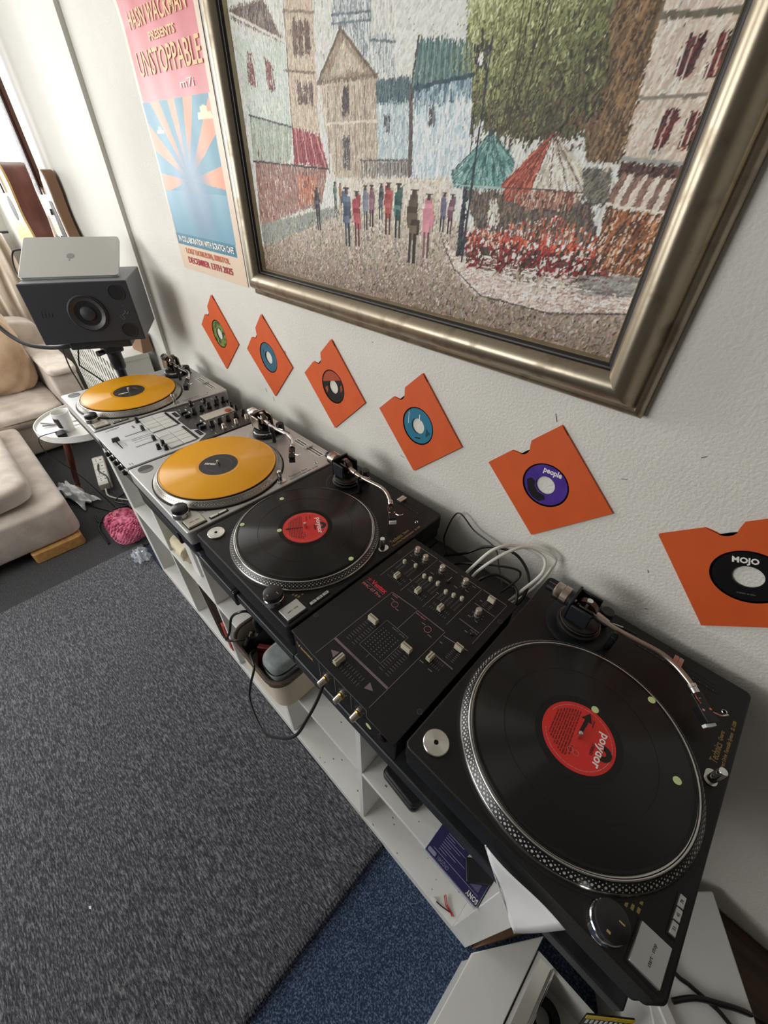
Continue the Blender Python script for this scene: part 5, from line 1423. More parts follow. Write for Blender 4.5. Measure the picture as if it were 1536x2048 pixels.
cable('audio_cable', [(1.266,-0.146,-0.045),(1.280,-0.125,-0.015),(1.300,-0.10,-0.010),(1.340,-0.095,-0.020),(1.358,-0.12,-0.035),(1.355,-0.146,-0.060)], 0.0030, 'cable_black', 'short black cable plugged into the rear of the black mixer', GC)

# ------------------------------------------------------------------ speaker on its stand, laptop on the speaker
SC = Vector((-0.324, -0.305, 0.225)); syaw = -0.51
sn = Vector((math.cos(syaw), math.sin(syaw), 0)); sr = Vector((-math.sin(syaw), math.cos(syaw), 0)); su = Vector((0, 0, 1))
SM = Matrix((sr, -sn, su)).transposed()          # local x: right as seen, y: away from the viewer, z: up
def smb(mb): return mb.xform(Matrix.Translation(SC) @ SM.to_4x4())
sw, shh, sdp = 0.165, 0.098, 0.269
sp = thing('studio_monitor', 'dark grey studio monitor speaker lying on its side on a pole stand', 'speaker', (-0.441, -0.239, 0.127))
obj('cabinet', smb(MB().box(-sw, sw, 0.006, sdp, -shh, shh)), 'speaker_side', sp, bevel=0.003)
obj('baffle', smb(MB().box(-sw, sw, -0.002, 0.0062, -shh, shh)), 'speaker_front', sp, bevel=0.003)
FM = Matrix.Rotation(R(90), 3, 'X')
w_ = obj('woofer', smb(MB().lathe([(0.060, 0.002), (0.060, 0.006), (0.054, 0.008), (0.050, 0.004), (0.024, -0.002)], 48, (0.010, 0, 0.0), FM)), 'speaker_cone', sp)
obj('dust_cap', smb(MB().lathe([(0.025, 0.0), (0.022, 0.006), (0.012, 0.010), (0.0, 0.011)], 36, (0.010, 0, 0.0), FM)), 'speaker_front', w_)
obj('surround', smb(MB().lathe([(0.051, 0.003), (0.055, 0.0095), (0.059, 0.006)], 48, (0.010, 0, 0.0), FM, close=True)), 'black_rubber', w_)
for z in (0.062, -0.062):
    p_ = obj('port', smb(MB().cyl((0.122, 0, z), 0.0235, 0.001, 0.0026, 36, m=FM)), 'speaker_hole', sp)
    obj('port_ring', smb(MB().lathe([(0.0235, 0.001), (0.0235, 0.004), (0.0258, 0.004), (0.0268, 0.001)], 36, (0.122, 0, z), FM, close=True)), 'speaker_front', p_)
for k in range(4):
    obj('vent_slot', smb(MB().obox((-0.132+k*0.0105, -0.0022, 0.003), (0.0012, 0.0008, 0.010), Matrix.Rotation(R(12), 3, 'Y'))), 'speaker_cone', sp)
sig = MB().tube(smooth_path([(0.108,-0.003,-0.012),(0.114,-0.003,-0.024),(0.122,-0.003,-0.022),(0.118,-0.003,-0.010),(0.126,-0.003,-0.006),(0.130,-0.003,0.004),(0.133,-0.003,-0.008),(0.140,-0.003,0.0)], 5), 0.0007, 5)
sig.cyl((0.128, -0.0022, 0.020), 0.0012, -0.0006, 0.0006, 10, m=FM)
obj('signature', smb(sig), 'print_grey', sp)
st_ = thing('speaker_stand', 'black pole stand under the studio monitor beyond the farthest turntable', 'stand', (-0.441, -0.239, RUG))
obj('pole', MB().cyl((-0.441, -0.239, 0), 0.017, RUG+0.10, 0.052, 24), 'black_plastic', st_)
obj('pole_collar', MB().lathe([(0.022, -0.02), (0.026, -0.01), (0.026, 0.045), (0.024, 0.051)], 24, (-0.441, -0.239, 0)), 'black_plastic', st_)
obj('top_plate', smb(MB().box(-0.100, 0.105, 0.02, 0.20, -0.128, -shh-0.0005)), 'black_metal', st_, bevel=0.004)
obj('bracket', MB().box(-0.475, -0.405, -0.275, -0.205, 0.050, 0.0975), 'black_metal', st_, bevel=0.008)
obj('clamp_knob', MB().tube([(-0.432,-0.262,0.058), (-0.420,-0.300,0.058)], [0.008, 0.011], 14), 'black_plastic', st_)
for k in range(3):
    a = R(100+120*k)
    l_ = obj('leg', MB().tube([(-0.441+0.018*math.cos(a), -0.239+0.018*math.sin(a), RUG+0.22), (-0.441+0.15*math.cos(a), -0.239+0.15*math.sin(a), RUG+0.012)], 0.010, 12), 'black_plastic', st_)
    obj('rubber_foot', MB().lathe([(0.014, RUG+0.0005), (0.014, RUG+0.018), (0.011, RUG+0.024)], 14, (-0.441+0.15*math.cos(a), -0.239+0.15*math.sin(a), 0)), 'black_rubber', l_)
# laptop, shut, resting on a sloped riser
tilt = R(90)-1.10
LB = SC - sn*0.057; LB.z = SC.z + shh + 0.002
lyaw = syaw-0.014
ln_ = Vector((math.cos(lyaw), math.sin(lyaw), 0)); lr = Vector((-math.sin(lyaw), math.cos(lyaw), 0))
lu = Vector((0,0,1))*math.sin(tilt) - ln_*math.cos(tilt)
lw = lr.cross(lu)
LM = Matrix((lr, lu, lw)).transposed()
def lmb(mb): return mb.xform(Matrix.Translation(LB) @ LM.to_4x4())
rs = thing('laptop_riser', 'black folding laptop riser standing on the studio monitor', 'riser', tuple(LB))
for x in (-0.10, 0.09):
    obj('rest_arm', lmb(MB().box(x-0.010, x+0.010, 0.0, 0.19, -0.010, -0.0058)), 'black_plastic', rs, bevel=0.001)
    top = LM @ Vector((x, 0.175, -0.010)); bot = Vector((top.x, top.y, 0)) + Vector((LB.x, LB.y, SC.z+shh+0.003))
    obj('rear_leg', MB().tube([Vector((LB.x, LB.y, LB.z))+top, bot], 0.005, 10), 'black_plastic', rs)
    fr_ = LM @ Vector((x, 0.004, -0.008)); fb = Vector((LB.x, LB.y, LB.z))+fr_
lp = thing('laptop', 'shut silver laptop sloping on the studio monitor', 'laptop', tuple(LB))
obj('base', lmb(MB().prism(rrect(-0.171, 0.136, 0.001, 0.206, 0.010), -0.0055, 0.0012)), 'laptop_silver', lp, bevel=0.0012)
obj('lid', lmb(MB().prism(rrect(-0.171, 0.136, 0.0, 0.207, 0.010), 0.0020, 0.0075)), 'laptop_silver', lp, bevel=0.0012)
obj('gap_strip', lmb(MB().box(-0.150, 0.115, 0.0005, 0.004, 0.0010, 0.0022)), 'white_plastic', lp)
mk = MB()
mk.prism([(-0.0135*math.cos(a)*(1+0.06*math.cos(2*a)), 0.014*math.sin(a)*(1-0.10*(abs(math.cos(a))**8))) for a in [2*PI*k/32 for k in range(32)] if not (-0.55 < a < 0.55 or a > 2*PI-0.55)], 0.0075, 0.0078, c=(-0.0175, 0.104, 0))  # emblem lies head down as seen from the decks
mk.prism([(0.0028*math.cos(a)+0.0008*math.sin(a), 0.0052*math.sin(a)) for a in [2*PI*k/16 for k in range(16)]], 0.0075, 0.0078, c=(-0.0200, 0.0835, 0))
obj('lid_emblem', lmb(mk), 'laptop_mark', lp)
Q = lambda x, y, z: tuple(LB + LM @ Vector((x, y, z)))
cable('charger_cable', [Q(-0.171,0.150,0.0), Q(-0.186,0.152,0.0), Q(-0.205,0.150,-0.006), Q(-0.213,0.125,-0.022), Q(-0.206,0.085,-0.034), Q(-0.186,0.060,-0.036), Q(-0.150,0.080,-0.034), Q(-0.12,0.10,-0.038)], 0.0028, 'cable_black', 'dark charging lead plugged into the side of the laptop')
cable('speaker_cable', [(-0.400,-0.335,0.108),(-0.43,-0.384,0.103),(-0.48,-0.431,0.097),(-0.54,-0.479,0.102),(-0.60,-0.507,0.118),(-0.66,-0.528,0.149),(-0.74,-0.55,0.21),(-0.85,-0.60,0.33)], 0.008, 'cable_black', 'thick black cable swinging from the speaker stand out of the picture')

# ------------------------------------------------------------------ radiator cover in the corner
rc = thing('radiator_cover', 'white radiator cover with a pierced grille behind the speaker stand', 'radiator cover', (-1.2, -0.11, FLOOR))
obj('top_board', MB().box(-1.74, -0.645, -0.186, -0.052, -0.072, -0.05), 'plain_paint', rc, bevel=0.003)
obj('end_panel', MB().box(-0.668, -0.650, -0.178, -0.052, FLOOR, -0.072), 'plain_paint', rc, bevel=0.002)
obj('end_panel', MB().box(-1.735, -1.717, -0.178, -0.052, FLOOR, -0.072), 'plain_paint', rc, bevel=0.002)
obj('inner_back', MB().box(-1.717, -0.668, -0.062, -0.054, FLOOR, -0.072), 'black_metal', rc)
for z0_, z1_ in ((-0.13, -0.072), (FLOOR, FLOOR+0.12)):
    obj('grille_rail', MB().box(-1.717, -0.668, -0.178, -0.164, z0_, z1_), 'plain_paint', rc, bevel=0.001)
gs = None
for k in range(20):
    x = -1.69+k*0.0530
    o = obj('grille_slat', MB().box(-0.0125, 0.0125, -0.176, -0.166, FLOOR+0.115, -0.128).xform(Matrix.Translation((-1.69, 0, 0))), 'plain_paint', rc, smooth=False) if gs is None else obj('grille_slat', None, None, rc, mesh=gs)
    if gs is not None: o.location.x = k*0.0530
    gs = o.data
for k in range(7):
    z = FLOOR+0.20+k*0.09
    obj('grille_crossbar', MB().box(-1.717, -0.668, -0.173, -0.167, z-0.014, z+0.014), 'plain_paint', rc, smooth=False)
wb_ = obj('wooden_block', MB().add([(-0.74,-0.085,-0.0498),(-0.648,-0.075,-0.0498),(-0.648,-0.025,-0.0498),(-0.74,-0.025,-0.0498),(-0.74,-0.085,0.02),(-0.650,-0.060,0.034),(-0.650,-0.025,0.034),(-0.74,-0.025,0.02)],
             [(0,3,2,1),(4,5,6,7),(0,1,5,4),(1,2,6,5),(2,3,7,6),(3,0,4,7)]), 'guitar_side_brown', bevel=0.002)
tag(wb_, 'small brown wooden block on the white radiator cover beside the speaker', 'block')

# ------------------------------------------------------------------ guitars hanging on the wall panel
def mirror_outline(half):
    return half + [(-x, z) for x, z in reversed(half)]
ge = thing('electric_guitar', 'cream electric guitar with brown sides hanging on the wall panel behind the laptop', 'guitar', (-1.16, -0.07, 0.165))
eo = smooth_path([(0.0,0.0,0),(0.10,0.005,0),(0.160,0.07,0),(0.158,0.15,0),(0.125,0.23,0),(0.112,0.30,0),(0.118,0.37,0),(0.112,0.425,0),(0.085,0.442,0),(0.055,0.415,0),(0.030,0.375,0),(-0.030,0.375,0),(-0.060,0.410,0),(-0.10,0.425,0),(-0.125,0.37,0),(-0.115,0.28,0),(-0.13,0.22,0),(-0.162,0.14,0),(-0.160,0.06,0),(-0.10,0.005,0),(0.0,0.0,0)], 5)[:-1]
eo = [(p.x-1.16, p.y+0.165) for p in eo]
UPM = Matrix.Rotation(R(90), 3, 'X')
obj('body', MB().prism(eo, 0.052, 0.096, m=UPM), 'guitar_side_brown', ge, bevel=0.004)
obj('top_finish', MB().prism([((x+1.16)*0.985-1.16, (z-0.38)*0.985+0.38) for x, z in eo], 0.095, 0.0985, m=UPM), 'guitar_cream', ge, bevel=0.001)
nk = obj('neck', MB().box(-1.187, -1.133, -0.108, -0.086, 0.545, 1.10), 'guitar_neck', ge, bevel=0.008)
obj('fretboard', MB().box(-1.188, -1.132, -0.114, -0.1075, 0.520, 1.10), 'fretboard', nk, bevel=0.001)
obj('headstock', MB().prism([(-1.187,1.10),(-1.133,1.10),(-1.115,1.16),(-1.12,1.28),(-1.16,1.30),(-1.20,1.26),(-1.195,1.16)], 0.088, 0.102, m=UPM), 'guitar_neck', nk, bevel=0.002)
for k in range(6):
    x = -1.181+k*0.0084
    obj('string', MB().tube([(x, -0.117, 0.30), (x, -0.117, 1.12)], 0.0006, 5), 'chrome', ge)
obj('bridge', MB().box(-1.20, -1.12, -0.116, -0.0985, 0.285, 0.31), 'chrome', ge, bevel=0.001)
for z in (0.36, 0.46): obj('pickup', MB().box(-1.195, -1.125, -0.110, -0.0985, z-0.012, z+0.012), 'chrome', ge, bevel=0.002)
obj('pickguard', MB().prism([(-1.12,0.50),(-1.075,0.50),(-1.06,0.44),(-1.05,0.36),(-1.07,0.30),(-1.12,0.32)], 0.0985, 0.1005, m=UPM), 'print_black', ge)
for x, z in ((-1.05, 0.36), (-1.045, 0.30), (-1.06, 0.25)): obj('control_knob', MB().lathe([(0.010, 0.0985), (0.010, 0.112), (0.007, 0.114)], 18, (x, 0, z), UPM), 'black_plastic', ge)
obj('wall_hook', MB().box(-1.175, -1.145, -0.088, -0.0485, 1.08, 1.11), 'black_plastic', ge, bevel=0.002)
ga = thing('acoustic_guitar', 'acoustic guitar with pale top and reddish brown sides hanging beside the electric guitar', 'guitar', (-1.58, -0.11, 0.13))
half = smooth_path([(0.0,0.0,0),(0.10,0.004,0),(0.175,0.05,0),(0.198,0.13,0),(0.168,0.22,0),(0.128,0.29,0),(0.133,0.36,0),(0.142,0.42,0),(0.118,0.475,0),(0.06,0.495,0),(0.0,0.497,0)], 5)
ao = [(p.x-1.58, p.y+0.13) for p in half][:-1] + [(-p.x-1.58, p.y+0.13) for p in reversed(half)][:-1]
obj('body', MB().prism(ao, 0.056, 0.158, m=UPM), 'mahogany', ga)
obj('top', MB().prism(ao, 0.158, 0.163, m=UPM), 'spruce', ga)
obj('binding', MB().prism([((x+1.58)*1.012-1.58, (z-0.38)*1.008+0.38) for x, z in ao], 0.154, 0.160, m=UPM), 'spruce', ga)
obj('soundhole', MB().cyl((-1.58, 0, 0.45), 0.050, 0.1632, 0.1640, 36, m=UPM), 'matt_black', ga)
obj('bridge', MB().box(-1.66, -1.50, -0.171, -0.163, 0.225, 0.255), 'wood_dark', ga, bevel=0.002)
nk = obj('neck', MB().box(-1.607, -1.553, -0.172, -0.145, 0.62, 1.12), 'guitar_neck', ga, bevel=0.008)
obj('fretboard', MB().box(-1.608, -1.552, -0.178, -0.1715, 0.51, 1.12), 'fretboard', nk)
obj('headstock', MB().box(-1.615, -1.545, -0.172, -0.155, 1.12, 1.28), 'guitar_neck', nk, bevel=0.003)
obj('wall_hook', MB().box(-1.595, -1.565, -0.150, -0.049, 1.09, 1.13), 'black_plastic', ga, bevel=0.002)

# ------------------------------------------------------------------ curtain
cv = MB(); NU, NV = 90, 24
vs = []; fs = []
for j in range(NV+1):
    for i in range(NU+1):
        f_ = i/NU; g_ = j/NV
        yy = -0.70 + 0.58*f_
        xx = -2.60 + 0.035*math.sin(f_*46 + 0.8*math.sin(g_*5)) + 0.012*math.sin(f_*97+g_*3)
        vs.append((xx, yy+0.01*math.sin(g_*7+f_*9), -0.86+1.12*g_))
for j in range(NV):
    for i in range(NU):
        a = j*(NU+1)+i
        fs.append((a, a+1, a+NU+2, a+NU+1))
cv.add(vs, fs)
cu_ = thing('curtain', 'crumpled beige cloth hanging below the window in the far corner', 'curtain', (-2.60, -0.41, -0.86))
o = obj('cloth', cv, 'curtain_cloth', cu_)
o.modifiers.new('thickness', 'SOLIDIFY').thickness = 0.002
obj('curtain_rod', MB().tube([(-2.60, -0.72, 0.262), (-2.60, -0.08, 0.262)], 0.007, 12), 'black_metal', cu_)

# ------------------------------------------------------------------ sofa
def cushion(x0, x1, y0, y1, z0, z1, e1=0.32, e2=0.28, nu=28, nv=44, wr=0.004, seed=0):
    mb = MB(); vs = []; fs = []
    cx, cy, cz = (x0+x1)/2, (y0+y1)/2, (z0+z1)/2
    a, b, c_ = (x1-x0)/2, (y1-y0)/2, (z1-z0)/2
    sg = lambda v, e: math.copysign(abs(v)**e, v)
    for i in range(nu+1):
        u = -PI/2+PI*i/nu
        for j in range(nv):
            v = -PI+2*PI*j/nv
            x = sg(math.cos(u), e1)*sg(math.cos(v), e2); y = sg(math.cos(u), e1)*sg(math.sin(v), e2); z = sg(math.sin(u), e1)
            w = wr*(math.sin(9*x+4*y+seed)*math.sin(7*y-3*z+seed*2)+0.6*math.sin(17*x-11*y+5*z+seed))
            vs.append((cx+(a+w)*x, cy+(b+w)*y, cz+(c_+w)*z))
    for i in range(nu):
        for j in range(nv):
            j2 = (j+1) % nv
            fs.append((i*nv+j, i*nv+j2, (i+1)*nv+j2, (i+1)*nv+j))
    return mb.add(vs, fs)
so_ = thing('corner_sofa', 'beige velvet corner sofa with a chaise end and light wooden feet', 'sofa', (-1.7, -1.2, RUG))
obj('chaise_base', cushion(-1.80, -0.690, -1.75, -0.640, RUG+0.055, -0.650, 0.16, 0.10, 24, 80, 0.002, 1), 'sofa_velvet', so_, angle=80)
obj('chaise_cushion', cushion(-1.70, -0.74, -1.70, -0.735, -0.655, -0.515, 0.45, 0.16, 24, 80, 0.006, 2), 'sofa_velvet', so_, angle=80)
obj('seat_base', cushion(-2.54, -1.79, -2.70, -0.34, RUG+0.02, -0.69, 0.16, 0.10, 24, 80, 0.002, 3), 'sofa_velvet', so_, angle=80)
sc_ = obj('seat_cushion', cushion(-2.35, -1.755, -1.05, -0.355, -0.700, -0.585, 0.40, 0.18, 24, 80, 0.005, 4), 'sofa_velvet', so_, angle=80)
obj('seat_cushion', cushion(-2.35, -1.755, -1.78, -1.06, -0.700, -0.585, 0.40, 0.18, 24, 80, 0.005, 5), 'sofa_velvet', so_, angle=80)
obj('piping', MB().tube([(-1.757, -1.00, -0.642), (-1.752, -0.42, -0.642), (-1.80, -0.362, -0.642), (-2.2, -0.356, -0.642)], 0.004, 8), 'piping', sc_)
obj('back_cushion', cushion(-2.42, -2.06, -1.06, -0.365, -0.60, -0.06, 0.5, 0.35, 28, 60, 0.010, 6), 'sofa_cushion', so_, angle=80)
obj('back_cushion', cushion(-2.42, -2.06, -1.78, -1.07, -0.60, -0.06, 0.5, 0.35, 28, 60, 0.010, 7), 'sofa_cushion', so_, angle=80)
obj('backrest', cushion(-2.56, -2.36, -2.70, -0.20, -0.70, -0.20, 0.2, 0.15, 24, 60, 0.003, 8), 'sofa_velvet', so_, angle=80)
am_ = obj('arm', cushion(-2.54, -1.785, -0.345, -0.185, RUG+0.02, -0.42, 0.12, 0.16, 24, 60, 0.002, 9), 'sofa_velvet', so_, angle=80)
obj('arm_pad', cushion(-2.45, -1.755, -0.350, -0.180, -0.43, -0.375, 0.4, 0.3, 16, 60, 0.003, 10), 'sofa_velvet', am_, angle=80)
obj('foot', MB().prism(rrect(-0.80, -0.675, -0.885, -0.66, 0.02), RUG+0.0005, RUG+0.062), 'wood_light', so_, bevel=0.005)
obj('foot', MB().prism(rrect(-0.80, -0.705, -1.72, -1.52, 0.02), RUG+0.0005, RUG+0.062), 'wood_light', so_, bevel=0.005)

# ------------------------------------------------------------------ side table and what stands on it
TCX, TCY, TZ = -1.117, -0.357, -0.462
tb = thing('side_table', 'round white tray-topped side table with tapered dark wooden legs', 'table', (TCX, TCY, RUG))
obj('tray', MB().lathe([(0.226, TZ-0.028), (0.233, TZ-0.022), (0.233, TZ+0.012), (0.229, TZ+0.012), (0.225, TZ), (0.0, TZ)], 72, (TCX, TCY, 0)), 'white_plastic', tb)
for k in range(3):
    a = R(-108+120*k)
    p0 = Vector((TCX+0.115*math.cos(a), TCY+0.115*math.sin(a), TZ-0.026)); p1 = Vector((TCX+0.205*math.cos(a), TCY+0.205*math.sin(a), RUG+0.001))
    l_ = obj('leg', MB().tube([p0, p0.lerp(p1, 0.86)], [0.021, 0.015], 18), 'wood_dark', tb)
    obj('brass_tip', MB().tube([p0.lerp(p1, 0.86), p1], [0.0152, 0.012], 18), 'brass', l_)
ct = MB().lathe([(0.031, 0.0), (0.040, 0.105), (0.0385, 0.106), (0.037, 0.1055), (0.029, 0.004), (0.0, 0.004)], 40)
cp = thing('paper_cup', 'pale paper cup with a dark printed panel on the tray table', 'cup', (-1.030, -0.458, TZ+0.0005), rel=(-1.030, -0.458, TZ+0.0005))
obj('wall', ct, 'white_plastic', cp)
pnl = MB(); vs = []; fs = []
for j in range(2):
    for i in range(11):
        a = R(-115+80*i/10); rr_ = 0.0318+0.009*((0.028, 0.082)[j]/0.105)+0.0008
        vs.append((rr_*math.cos(a), rr_*math.sin(a), (0.028, 0.082)[j]))
pnl.add(vs, [(i, i+1, 12+i, 11+i) for i in range(10)])
obj('printed_panel', pnl, 'matt_black', cp)
obj('printed_spot', MB().box(-0.008, 0.008, -0.0405, -0.0385, 0.055, 0.074), 'label_copper', cp)
sh_ = obj('folded_newspaper', MB().prism([(-0.10,-0.06),(0.09,-0.075),(0.10,0.06),(-0.09,0.075)], 0.0005, 0.0035), 'paper')
sh_.location = (-1.16, -0.42, TZ); tag(sh_, 'crumpled white paper lying on the tray table', 'paper')
GT = 'rolled paper sticks on the tray table'
for k, (x, y, a, lab) in enumerate(((-1.13, -0.500, 63, 'slim grey stick on the tray table, nearer the cup'), (-1.155, -0.512, 38, 'slim grey stick on the tray table, nearer the sofa'))):
    d_ = Vector((math.cos(R(a)), math.sin(R(a)), 0))*0.05
    tag(obj('pen', MB().tube([Vector((x, y, TZ+0.0085))-d_, Vector((x, y, TZ+0.0085))+d_], 0.0042, 10), 'cable_grey'), lab, 'pen', 'pens on the tray table')
lid = obj('saucer', MB().lathe([(0.0, 0.0005), (0.022, 0.0005), (0.034, 0.006), (0.033, 0.007), (0.021, 0.002), (0.0, 0.002)], 36), 'white_plastic')
lid.location = (-1.135, -0.395, TZ+0.0035); tag(lid, 'small white dish beside the paper cup', 'dish')
bk = obj('lighter_case', MB().box(-0.03, 0.03, -0.02, 0.02, 0.0005, 0.022), 'matt_black', bevel=0.003)
bk.location = (-0.985, -0.50, TZ); tag(bk, 'small black case on the tray table edge', 'case')
cable('thin_cable', [(-0.995,-0.515,TZ+0.024),(-1.01,-0.545,TZ+0.02),(-1.0,-0.595,TZ+0.016),(-0.985,-0.600,TZ-0.05),(-0.97,-0.57,TZ-0.12),(-0.93,-0.52,TZ-0.22),(-0.88,-0.45,RUG+0.004)], 0.0022, 'cable_black', 'thin black lead hanging off the tray table')

# ------------------------------------------------------------------ on the floor at the far end
def crumple(nx, ny, w, h, seed, amp, dome):
    rr = random.Random(seed); vs = []; fs = []
    for j in range(ny+1):
        for i in range(nx+1):
            u = i/nx*2-1; v = j/ny*2-1
            e_ = 1-0.25*abs(math.sin(4*math.atan2(v, u)+seed))*math.hypot(u, v)
            x, y = u*w*e_, v*h*e_
            z = dome*max(0, 1-0.8*(u*u+v*v)) + amp*(0.5+0.5*math.sin(7*u+3*v+seed)*math.cos(6*v-4*u)) + rr.uniform(0, amp*0.5)
            vs.append((x, y, max(0.001, z)))
    for j in range(ny):
        for i in range(nx):
            a = j*(nx+1)+i
            fs.append((a, a+1, a+nx+2, a+nx+1))
    return MB().add(vs, fs)
ts = obj('tissue', crumple(22, 16, 0.19, 0.055, 3, 0.022, 0.05), 'tissue', angle=30)
ts.location = (-1.15, -0.580, RUG); ts.rotation_euler = (0, 0, 0.25)
ts.modifiers.new('thickness', 'SOLIDIFY').thickness = 0.0008
tag(ts, 'crumpled white tissue on the carpet by the table leg', 'tissue')
fm = obj('plastic_wrap', crumple(12, 10, 0.07, 0.045, 8, 0.02, 0.03), 'clear_film', angle=25)
fm.location = (-0.36, -0.50, FLOOR+0.013)
fm.modifiers.new('thickness', 'SOLIDIFY').thickness = 0.0006
tag(fm, 'scrap of clear plastic wrap beside the shelf end', 'plastic wrap')
# knitted hat: rows of stitches over a slumped dome
HZ = RUG+0.001
hat = thing('knitted_hat', 'pink chunky knitted hat dropped on the floor beside the shelf', 'hat', (-0.60, -0.47, HZ))
hb = cushion(-0.725, -0.465, -0.555, -0.395, HZ+0.001, HZ+0.11, 0.8, 0.75, 24, 36, 0.006, 4)
obj('crown', hb, 'wool_pink', hat, angle=80)
stc = MB()
for i in range(3, 22):
    u = -PI/2+PI*(i+0.5)/24
    if math.sin(u) < -0.35: continue
    nst = max(6, int(34*math.cos(u)))
    for k in range(nst):
        v = 2*PI*k/nst + (0.09 if i % 2 else 0)
        sg = lambda q, e: math.copysign(abs(q)**e, q)
        p = Vector((-0.595+0.132*sg(math.cos(u), .8)*sg(math.cos(v), .75), -0.475+0.082*sg(math.cos(u), .8)*sg(math.sin(v), .75), HZ+0.0555+0.057*sg(math.sin(u), .8)))
        t_ = Vector((-math.sin(v), math.cos(v), 0.55)).normalized()
        stc.tube([p-t_*0.007, p+t_*0.007], [0.0036, 0.0050], 6)
o = obj('stitches', stc, 'wool_pink', hat); o['kind'] = 'stuff'
# power strip
pw = thing('power_strip', 'white mains extension block on the carpet under the white mixer', 'power strip', (-1.28, -0.385, RUG))
PA = Matrix.Translation((-1.28, -0.385, RUG)) @ RZ(-11).to_4x4()
obj('housing', MB().prism(rrect(-0.185, 0.185, -0.034, 0.034, 0.012), 0.001, 0.042).xform(PA), 'offwhite_plastic', pw, bevel=0.004)
for k in range(4):
    s_ = obj('socket_face', MB().box(-0.165+k*0.085, -0.10+k*0.085, -0.028, 0.028, 0.0418, 0.0428).xform(PA), 'white_plastic', pw)
    obj('socket_holes', MB().box(-0.137+k*0.085, -0.129+k*0.085, 0.008, 0.020, 0.0426, 0.0434).box(-0.150+k*0.085, -0.138+k*0.085, -0.014, -0.010, 0.0426, 0.0434).box(-0.128+k*0.085, -0.116+k*0.085, -0.014, -0.010, 0.0426, 0.0434).xform(PA), 'matt_black', s_)
cable('mains_cable', [(-1.08,-0.43,RUG+0.02),(-1.02,-0.44,RUG+0.008),(-0.95,-0.41,RUG+0.006),(-0.88,-0.36,RUG+0.006),(-0.80,-0.30,RUG+0.006)], 0.0048, 'cable_white', 'white mains lead leaving the extension block')
GF = 'black leads on the carpet at the shelf end'
cable('mains_cable', [(-1.35,-0.375,RUG+0.048),(-1.26,-0.40,RUG+0.050),(-1.17,-0.385,RUG+0.050),(-1.08,-0.40,RUG+0.040),(-1.0,-0.42,RUG+0.006),(-0.92,-0.40,RUG+0.005),(-0.80,-0.42,RUG+0.005)], 0.0036, 'cable_black', 'black lead lying over the white extension block', GF)
cable('mains_cable', [(-1.10,-0.56,RUG+0.005),(-1.0,-0.545,RUG+0.005),(-0.90,-0.50,RUG+0.005),(-0.80,-0.44,RUG+0.006),(-0.74,-0.38,RUG+0.006),(-0.66,-0.33,RUG+0.005)], 0.0042, 'cable_black', 'black lead running from the tissue towards the shelf', GF)
cable('mains_cable', [(-0.82,-0.36,RUG+0.012),(-0.86,-0.44,RUG+0.005),(-0.84,-0.52,RUG+0.005),(-0.76,-0.575,RUG+0.005),(-0.66,-0.585,RUG+0.005),(-0.58,-0.585,RUG+0.006)], 0.0042, 'cable_black', 'black lead curling round the pink hat', GF)
cable('mains_cable', [(-0.98,-0.36,RUG+0.005),(-0.93,-0.43,RUG+0.012),(-0.86,-0.40,RUG+0.016),(-0.80,-0.34,RUG+0.016),(-0.76,-0.30,RUG+0.005)], 0.0040, 'cable_black', 'black lead looped in front of the power plugs', GF)
cable('mains_cable', [(-0.88,-0.56,RUG+0.005),(-0.80,-0.56,RUG+0.005),(-0.78,-0.50,RUG+0.012)], 0.0038, 'cable_black', 'short black lead end lying before the pink hat', GF)
for k, (x, y, lab) in enumerate(((-0.90, -0.335, 'black mains plug lying near the extension block'), (-0.80, -0.375, 'black mains plug lying near the pink hat'))):
    tag(obj('mains_plug', MB().prism(rrect(x-0.025, x+0.025, y-0.02, y+0.02, 0.008), RUG+0.0005, RUG+0.032), 'black_plastic', bevel=0.004), lab, 'plug', 'mains plugs on the carpet')

# speaker leads dropping from the stand to the floor
cable('thin_cable', [(-0.49,-0.392,0.099),(-0.55,-0.390,-0.009),(-0.60,-0.376,-0.121),(-0.64,-0.36,-0.4),(-0.64,-0.26,RUG+0.004),(-0.56,-0.22,RUG+0.004)], 0.0026, 'cable_black', 'black lead hanging from the speaker in front of the sofa arm')
cable('thin_cable', [(-0.45,-0.345,0.095),(-0.49,-0.362,0.02),(-0.50,-0.356,-0.004),(-0.45,-0.318,-0.056),(-0.40,-0.28,-0.14),(-0.36,-0.22,-0.5),(-0.36,-0.16,RUG+0.004)], 0.0030, 'cable_black', 'black lead sagging from the speaker towards the pole')

# ------------------------------------------------------------------ things in and on the cube shelf
# basket of bits on the middle shelf
bs_ = thing('storage_basket', 'brown fabric basket with a pale lining sticking out of the shelf', 'basket', (0.895, -0.36, -0.485))
ol = rrect(0.785, 1.012, -0.516, -0.22, 0.045, 8)
il = rrect(0.792, 1.005, -0.509, -0.227, 0.040, 8)
mb = MB(); n = len(ol)
vs = [(x, y, -0.4845) for x, y in rrect(0.80, 0.975, -0.499, -0.235, 0.04, 8)] + [(x, y, -0.335+0.006*math.sin(9*x+7*y)) for x, y in ol]
mb.add(vs, [tuple(reversed(range(n)))] + [(k, (k+1) % n, n+(k+1) % n, n+k) for k in range(n)])
obj('wall', mb, 'basket_brown', bs_)
mb = MB()
vs = [(x, y, -0.47) for x, y in il] + [(x, y, -0.333+0.006*math.sin(9*x+7*y)) for x, y in il] + [(x, y, -0.333+0.006*math.sin(9*x+7*y)) for x, y in ol]
